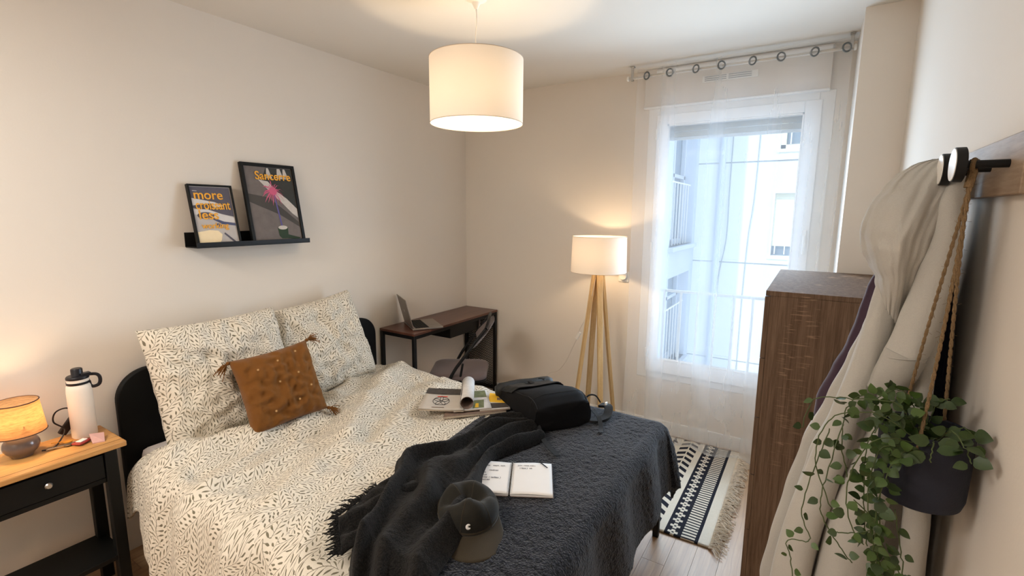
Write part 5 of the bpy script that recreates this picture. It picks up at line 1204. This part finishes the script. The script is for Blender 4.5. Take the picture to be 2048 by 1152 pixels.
hd_ = thing('hoodie', 'oatmeal hooded sweatshirt hanging from the second peg of the rack', 'hoodie', (2.79, -2.0, 1.65))
m = MB(); m.loft(garment(HS, lambda z: (-1.99 + .02 * (1.66 - z), .045 + .085 * min(1, (1.664 - z) * 2.2)), 7, .42, seed=.6, zstep=90)); m.build('body', M['hoodie'], hd_, angle=180)
# hood: bulging pouch toward the room
HH = [(1.682, 2.765, 2.80), (1.678, 2.745, 2.812), (1.668, 2.728, 2.818), (1.652, 2.708, 2.82), (1.62, 2.682, 2.815), (1.576, 2.662, 2.80), (1.545, 2.654, 2.79), (1.515, 2.652, 2.78), (1.486, 2.660, 2.775), (1.455, 2.674, 2.765), (1.43, 2.688, 2.76), (1.38, 2.700, 2.755), (1.33, 2.712, 2.75)]
def hood_y(z):
    t = max(0, (1.682 - z) / .352); return (-2.004 - .032 * min(1, t * 2.2), .016 + .076 * sin(pi * max(.0, min(1, t))) ** 1.1)
rg_ = garment(HH, hood_y, 3, .16, seed=2.4, zstep=60, rough=.007)
for ring in rg_:
    for p in ring:
        if p.x < 2.71: p.x += .010 * max(0, nz(p.z * 30, p.y * 10, 3)) ; p.y += -.008 * exp(-((p.z - 1.515) / .012) ** 2) * -1
m = MB(); m.loft(rg_); m.build('hood', M['hoodie'], hd_, angle=180)
# sleeve in front
def limb(pts, radii, nf=0, amp=.0, flat=.8, name='sleeve', mat=None, ring_n=36):
    P_ = spl(pts, 10); m = MB(); rings = []
    for i, p in enumerate(P_):
        a = P_[max(0, i - 1)]; b = P_[min(len(P_) - 1, i + 1)]; d = (b - a).normalized(); s_ = Vector((1, 0, 0)); s_ = (s_ - d * s_.dot(d)).normalized(); n_ = d.cross(s_)
        f = i / (len(P_) - 1) * (len(radii) - 1); j = min(int(f), len(radii) - 2); r_ = radii[j] * (1 - f + j) + radii[j + 1] * (f - j)
        rings.append([p + s_ * r_ * cos(t) * (1 + amp * cos(nf * t + i * .07)) + n_ * r_ * flat * sin(t) * (1 + amp * cos(nf * t + i * .07)) + Vector((0, 0, 0)) + s_ * .004 * nz(t, i * .15) for t in [2 * pi * k / ring_n for k in range(ring_n)]])
    m.loft(rings); return m.build(name, mat or M['hoodie'], hd_, angle=180)
limb([(2.806, -2.035, 1.645), (2.797, -2.060, 1.60), (2.788, -2.085, 1.48), (2.772, -2.095, 1.36), (2.752, -2.10, 1.272)], [.008, .022, .030, .034, .036], 3, .08)
limb([(2.752, -2.10, 1.277), (2.738, -2.10, 1.235), (2.722, -2.095, 1.19)], [.037, .035, .032], 16, .02, name='cuff', mat=M['hoodie_rib'])
m = MB(); m.tube([Vector((2.752 + .0375 * cos(t), -2.10 + .031 * sin(t), 1.274 + .004 * cos(t))) for t in [2 * pi * k / 30 for k in range(30)]], .0013, 5, closed=True); m.build('cuff_seam', M['hoodie_rib'], hd_)
limb([(2.715, -2.03, 1.42), (2.700, -2.06, 1.30), (2.672, -2.09, 1.16), (2.645, -2.10, 1.02), (2.612, -2.11, .86), (2.585, -2.11, .62)], [.020, .026, .030, .034, .038, .042], 3, .06, name='front_fold')
limb([(2.765, -2.03, 1.22), (2.735, -2.08, 1.06), (2.705, -2.105, .90), (2.69, -2.115, .62)], [.024, .040, .050, .060], 3, .05, name='front_fold')
limb([(2.812, -2.02, 1.56), (2.802, -2.05, 1.40), (2.790, -2.075, 1.24), (2.795, -2.09, 1.08), (2.812, -2.09, .86), (2.815, -2.09, .56)], [.004, .012, .018, .020, .024, .028], 3, .05, name='front_fold')
limb([(2.735, -2.0, 1.44), (2.722, -2.04, 1.30), (2.700, -2.07, 1.16), (2.675, -2.085, 1.0)], [.012, .018, .018, .016], 3, .05, name='front_fold')

PS = [(1.60, 2.775, 2.83), (1.52, 2.745, 2.845), (1.45, 2.722, 2.855), (1.38, 2.698, 2.86), (1.30, 2.683, 2.862), (1.22, 2.666, 2.864), (1.15, 2.640, 2.864), (1.06, 2.612, 2.864), (.8, 2.60, 2.864), (.60, 2.60, 2.864)]
o = MB(); o.loft(garment(PS, lambda z: (-1.80, .02 + .05 * min(1, (1.6 - z) * 3)), 6, .25, seed=1.7, zstep=50)); pj = o.build('jacket', M['purple'], angle=180); tag(pj, 'dark plum jacket hanging behind the oatmeal hoodie', 'jacket')
DSn = [(1.645, 2.800, 2.836), (1.60, 2.80, 2.84), (1.50, 2.80, 2.842), (1.4, 2.815, 2.852), (1.25, 2.825, 2.864), (1.0, 2.83, 2.866), (.7, 2.835, 2.866), (.45, 2.84, 2.866)]
o = MB(); o.loft(garment(DSn, lambda z: (-1.895, .018 + .06 * min(1, (1.645 - z) * 2)), 4, .2, seed=.3, zstep=50)); pj = o.build('scarf', M['navy'], angle=180); tag(pj, 'navy black cloth hanging between the hoodie and the right wall', 'scarf')

# ================================================================= HANGING PLANT
PCX, PCY = 2.785, -2.190
hp = thing('hanging_planter', 'dark blue hanging pot with trailing green vines on jute ropes', 'hanging plant', (PCX, PCY, 1.655))
m = MB(); m.lathe([(0, 1.012), (.056, 1.012), (.066, 1.018), (.0705, 1.034), (.072, 1.09), (.072, 1.160), (.070, 1.162), (.066, 1.160), (.066, 1.125), (0, 1.125)], (PCX, PCY, 0), 48); m.build('pot', M['pot'], hp)
m = MB(); m.lathe([(0, 1.142), (.030, 1.140), (.0655, 1.134), (.0655, 1.1255), (0, 1.1255)], (PCX, PCY, 0), 30); m.build('soil', M['soil'], hp)
hook = Vector((2.800, -2.172, 1.665))
for i, (ax_, ay_, z_) in enumerate(((-.022, -.0715, 1.125), (-.024, .062, 1.14), (.034, .058, 1.14))):
    pts = []; b = Vector((PCX + ax_ * 1.01, PCY + ay_ * 1.01, z_)); n_ = 60
    for s_ in (0, pi):
        pts = []
        for k in range(n_ + 1):
            t = k / n_; p = hook.lerp(b, t) + Vector((.004 * sin(i * 2 + t * 3), .002, 0)); tw = t * 95 + s_; pts.append(p + Vector((.0016 * cos(tw), .0016 * sin(tw), 0)))
        m = MB() if s_ == 0 else m; m.tube(pts, .0021, 6)
    # stray fibres
    r6 = random.Random(i)
    for k in range(40):
        t = r6.random(); p = hook.lerp(b, t); e = Vector((r6.gauss(0, 1), r6.gauss(0, 1), r6.gauss(0, 1))).normalized() * .007; m.tube([p, p + e], .0003, 3)
    m.build('rope', M['rope'], hp)
m = MB(); m.tube([hook + Vector((.004 * cos(t), .0, 0)) + Vector((0, .0095 * cos(t), -.011 + .0105 * sin(t))) for t in [2 * pi * k / 16 for k in range(16)]], .004, 8, closed=True)
m.tube([hook + Vector((0, 0, -.02)), hook + Vector((-.004, -.004, -.05))], .007, 8); m.build('rope_knot', M['rope'], hp)
m = MB(); m.cyl((PCX - .022 * 1.02, PCY - .0725, 1.123), (PCX - .022 * 1.02, PCY - .066, 1.123), .005, 12); m.build('rope_hole', M['black_matte'], hp)
# vines
LV = random.Random(21)
# a leaf: heart-oval, slightly folded, unit length 1
def leaf_mesh(wd_):
    vs = []; fs = []; N_ = 7
    for k in range(N_):
        t = k / (N_ - 1); w_ = wd_ * (sin(pi * t ** .72)) ** .8 if 0 < t < 1 else .02
        vs += [(t, -w_, .12 * w_ - .10 * t * t), (t, 0, -.10 * t * t), (t, w_, .12 * w_ - .10 * t * t)]
    for k in range(N_ - 1): a = k * 3; fs += [(a, a + 3, a + 4, a + 1), (a + 1, a + 4, a + 5, a + 2)]
    me = bpy.data.meshes.new('leaf'); me.from_pydata(vs, [], fs); me.materials.append(M['vine_leaf']); me.polygons.foreach_set('use_smooth', [True] * len(me.polygons)); return me
leaves = [leaf_mesh(.42), leaf_mesh(.36), leaf_mesh(.48)]; nleaf = 0; extra = MB()
def put_leaf(p, d, size, up_=None):
    global nleaf
    d = d.normalized(); up_ = (up_ or Vector((LV.gauss(0, .5), -1 + LV.gauss(0, .5), LV.gauss(.4, .5)))); s_ = up_.cross(d)
    if s_.length < .01: s_ = Vector((1, 0, 0))
    s_.normalize(); n_ = d.cross(s_)
    mt = Matrix(((d.x * size, s_.x * size, n_.x * size, p.x), (d.y * size, s_.y * size, n_.y * size, p.y), (d.z * size, s_.z * size, n_.z * size, p.z), (0, 0, 0, 1)))
    if nleaf < 298:
        o = bpy.data.objects.new('leaf', LV.choice(leaves)); COL.objects.link(o); o.parent = hp; o.matrix_parent_inverse = Matrix.Translation(hp.location).inverted(); o.matrix_basis = mt; nleaf += 1
    else:
        me = LV.choice(leaves); extra.add([mt @ v.co for v in me.vertices], [tuple(f.vertices) for f in me.polygons])
V_ = [
 # long trailing ones (front, left)
 ([(2.775, -2.22, 1.13), (2.73, -2.26, 1.20), (2.66, -2.27, 1.20), (2.60, -2.27, 1.185), (2.585, -2.26, 1.12)], 9, .019),
 ([(2.77, -2.24, 1.13), (2.70, -2.29, 1.185), (2.63, -2.30, 1.165), (2.612, -2.30, 1.08), (2.645, -2.30, 1.00)], 8, .019),
 ([(2.63, -2.29, 1.14), (2.610, -2.29, 1.05), (2.600, -2.29, .97), (2.618, -2.29, .92), (2.580, -2.29, .905), (2.590, -2.29, .86), (2.600, -2.29, .80)], 11, .015),
 ([(2.65, -2.28, 1.15), (2.632, -2.29, 1.04), (2.632, -2.29, .98), (2.672, -2.29, .92), (2.690, -2.29, .90)], 7, .019),
 ([(2.76, -2.25, 1.13), (2.70, -2.30, 1.14), (2.668, -2.30, 1.06), (2.675, -2.30, .99), (2.702, -2.30, .95)], 9, .019),
 ([(2.75, -2.25, 1.12), (2.71, -2.29, 1.12), (2.700, -2.29, 1.04), (2.715, -2.29, .96), (2.735, -2.28, .88), (2.740, -2.27, .80)], 22, .021),
 ([(2.76, -2.26, 1.12), (2.73, -2.29, 1.10), (2.715, -2.29, 1.00), (2.735, -2.28, .90), (2.752, -2.27, .80), (2.76, -2.26, .70)], 26, .021),
 ([(2.75, -2.23, 1.12), (2.725, -2.26, 1.08), (2.725, -2.27, .98), (2.75, -2.27, .90), (2.765, -2.26, .82)], 22, .021),
 ([(2.76, -2.2, 1.13), (2.72, -2.22, 1.15), (2.695, -2.24, 1.10), (2.70, -2.25, 1.0), (2.715, -2.25, .92)], 20, .021),
 ([(2.76, -2.2, 1.13), (2.70, -2.2, 1.19), (2.66, -2.22, 1.17), (2.655, -2.24, 1.10), (2.67, -2.25, 1.04)], 14, .019),
 ([(2.78, -2.19, 1.13), (2.76, -2.20, 1.19), (2.735, -2.21, 1.215), (2.70, -2.22, 1.19)], 16, .021),
 ([(2.77, -2.21, 1.13), (2.75, -2.23, 1.17), (2.72, -2.25, 1.175), (2.70, -2.27, 1.14)], 16, .022),
 ([(2.80, -2.22, 1.13), (2.81, -2.25, 1.165), (2.825, -2.275, 1.15), (2.835, -2.285, 1.125)], 9, .024),
 ([(2.80, -2.21, 1.13), (2.83, -2.22, 1.165), (2.85, -2.24, 1.15)], 8, .024),
 ([(2.79, -2.23, 1.13), (2.785, -2.27, 1.145), (2.782, -2.285, 1.115)], 5, .030),
 ([(2.79, -2.18, 1.13), (2.80, -2.17, 1.185), (2.82, -2.165, 1.20)], 9, .022),
 ([(2.75, -2.24, 1.0), (2.765, -2.27, .93), (2.775, -2.27, .86)], 8, .018),
 ([(2.755, -2.26, .92), (2.775, -2.27, .87), (2.79, -2.26, .84), (2.80, -2.26, .82)], 9, .016),
 ([(2.74, -2.27, .86), (2.75, -2.28, .80), (2.742, -2.28, .74), (2.75, -2.27, .66)], 18, .022),
 ([(2.75, -2.25, .80), (2.76, -2.26, .72), (2.775, -2.26, .64)], 16, .022),
 ([(2.73, -2.27, .84), (2.725, -2.28, .76), (2.74, -2.27, .66)], 14, .021),
 ([(2.735, -2.28, .83), (2.72, -2.29, .80), (2.705, -2.29, .81)], 5, .022),
 ([(2.755, -2.27, .84), (2.78, -2.28, .80), (2.785, -2.28, .74)], 10, .020),
 ([(2.68, -2.29, 1.02), (2.72, -2.29, .985), (2.69, -2.295, .965), (2.66, -2.30, .958)], 5, .014),
]
for (pts, nl, sz) in V_:
    pts = [(a - .004, b - .01, c + .02 * max(0, min(1, (c - .95) / .15))) for a, b, c in pts]
    P_ = spl(pts, 8); P_ = [p + Vector((.003 * nz(i * .7, p.x * 30), .003 * nz(i * .5, 5.), .003 * nz(i * .6, 9.))) for i, p in enumerate(P_)]
    m = MB(); m.tube(P_, .0011, 5); m.build('stem', M['stem'], hp)
    for k in range(nl):
        f = (k + .6) / nl * (len(P_) - 1); i = min(int(f), len(P_) - 2); p = P_[i].lerp(P_[i + 1], f - i); d = (P_[i + 1] - P_[i]).normalized()
        s_ = Vector((1 if k % 2 else -1, 0, 0)); dv_ = (d * .3 + s_ * .8 + Vector((LV.gauss(0, .25), LV.gauss(-.2, .35), LV.gauss(0, .35)))).normalized()
        q = p + dv_ * .006; put_leaf(q, dv_, sz * LV.uniform(.8, 1.2))
        if nl > 12: dv2 = Vector((LV.gauss(0, .7), -.5 + LV.gauss(0, .5), LV.gauss(0, .7))).normalized(); put_leaf(p + dv2 * .010, dv2, sz * LV.uniform(.75, 1.15))
if extra.v: tag(extra.build('foliage', M['vine_leaf'], hp, angle=180), kind='stuff')
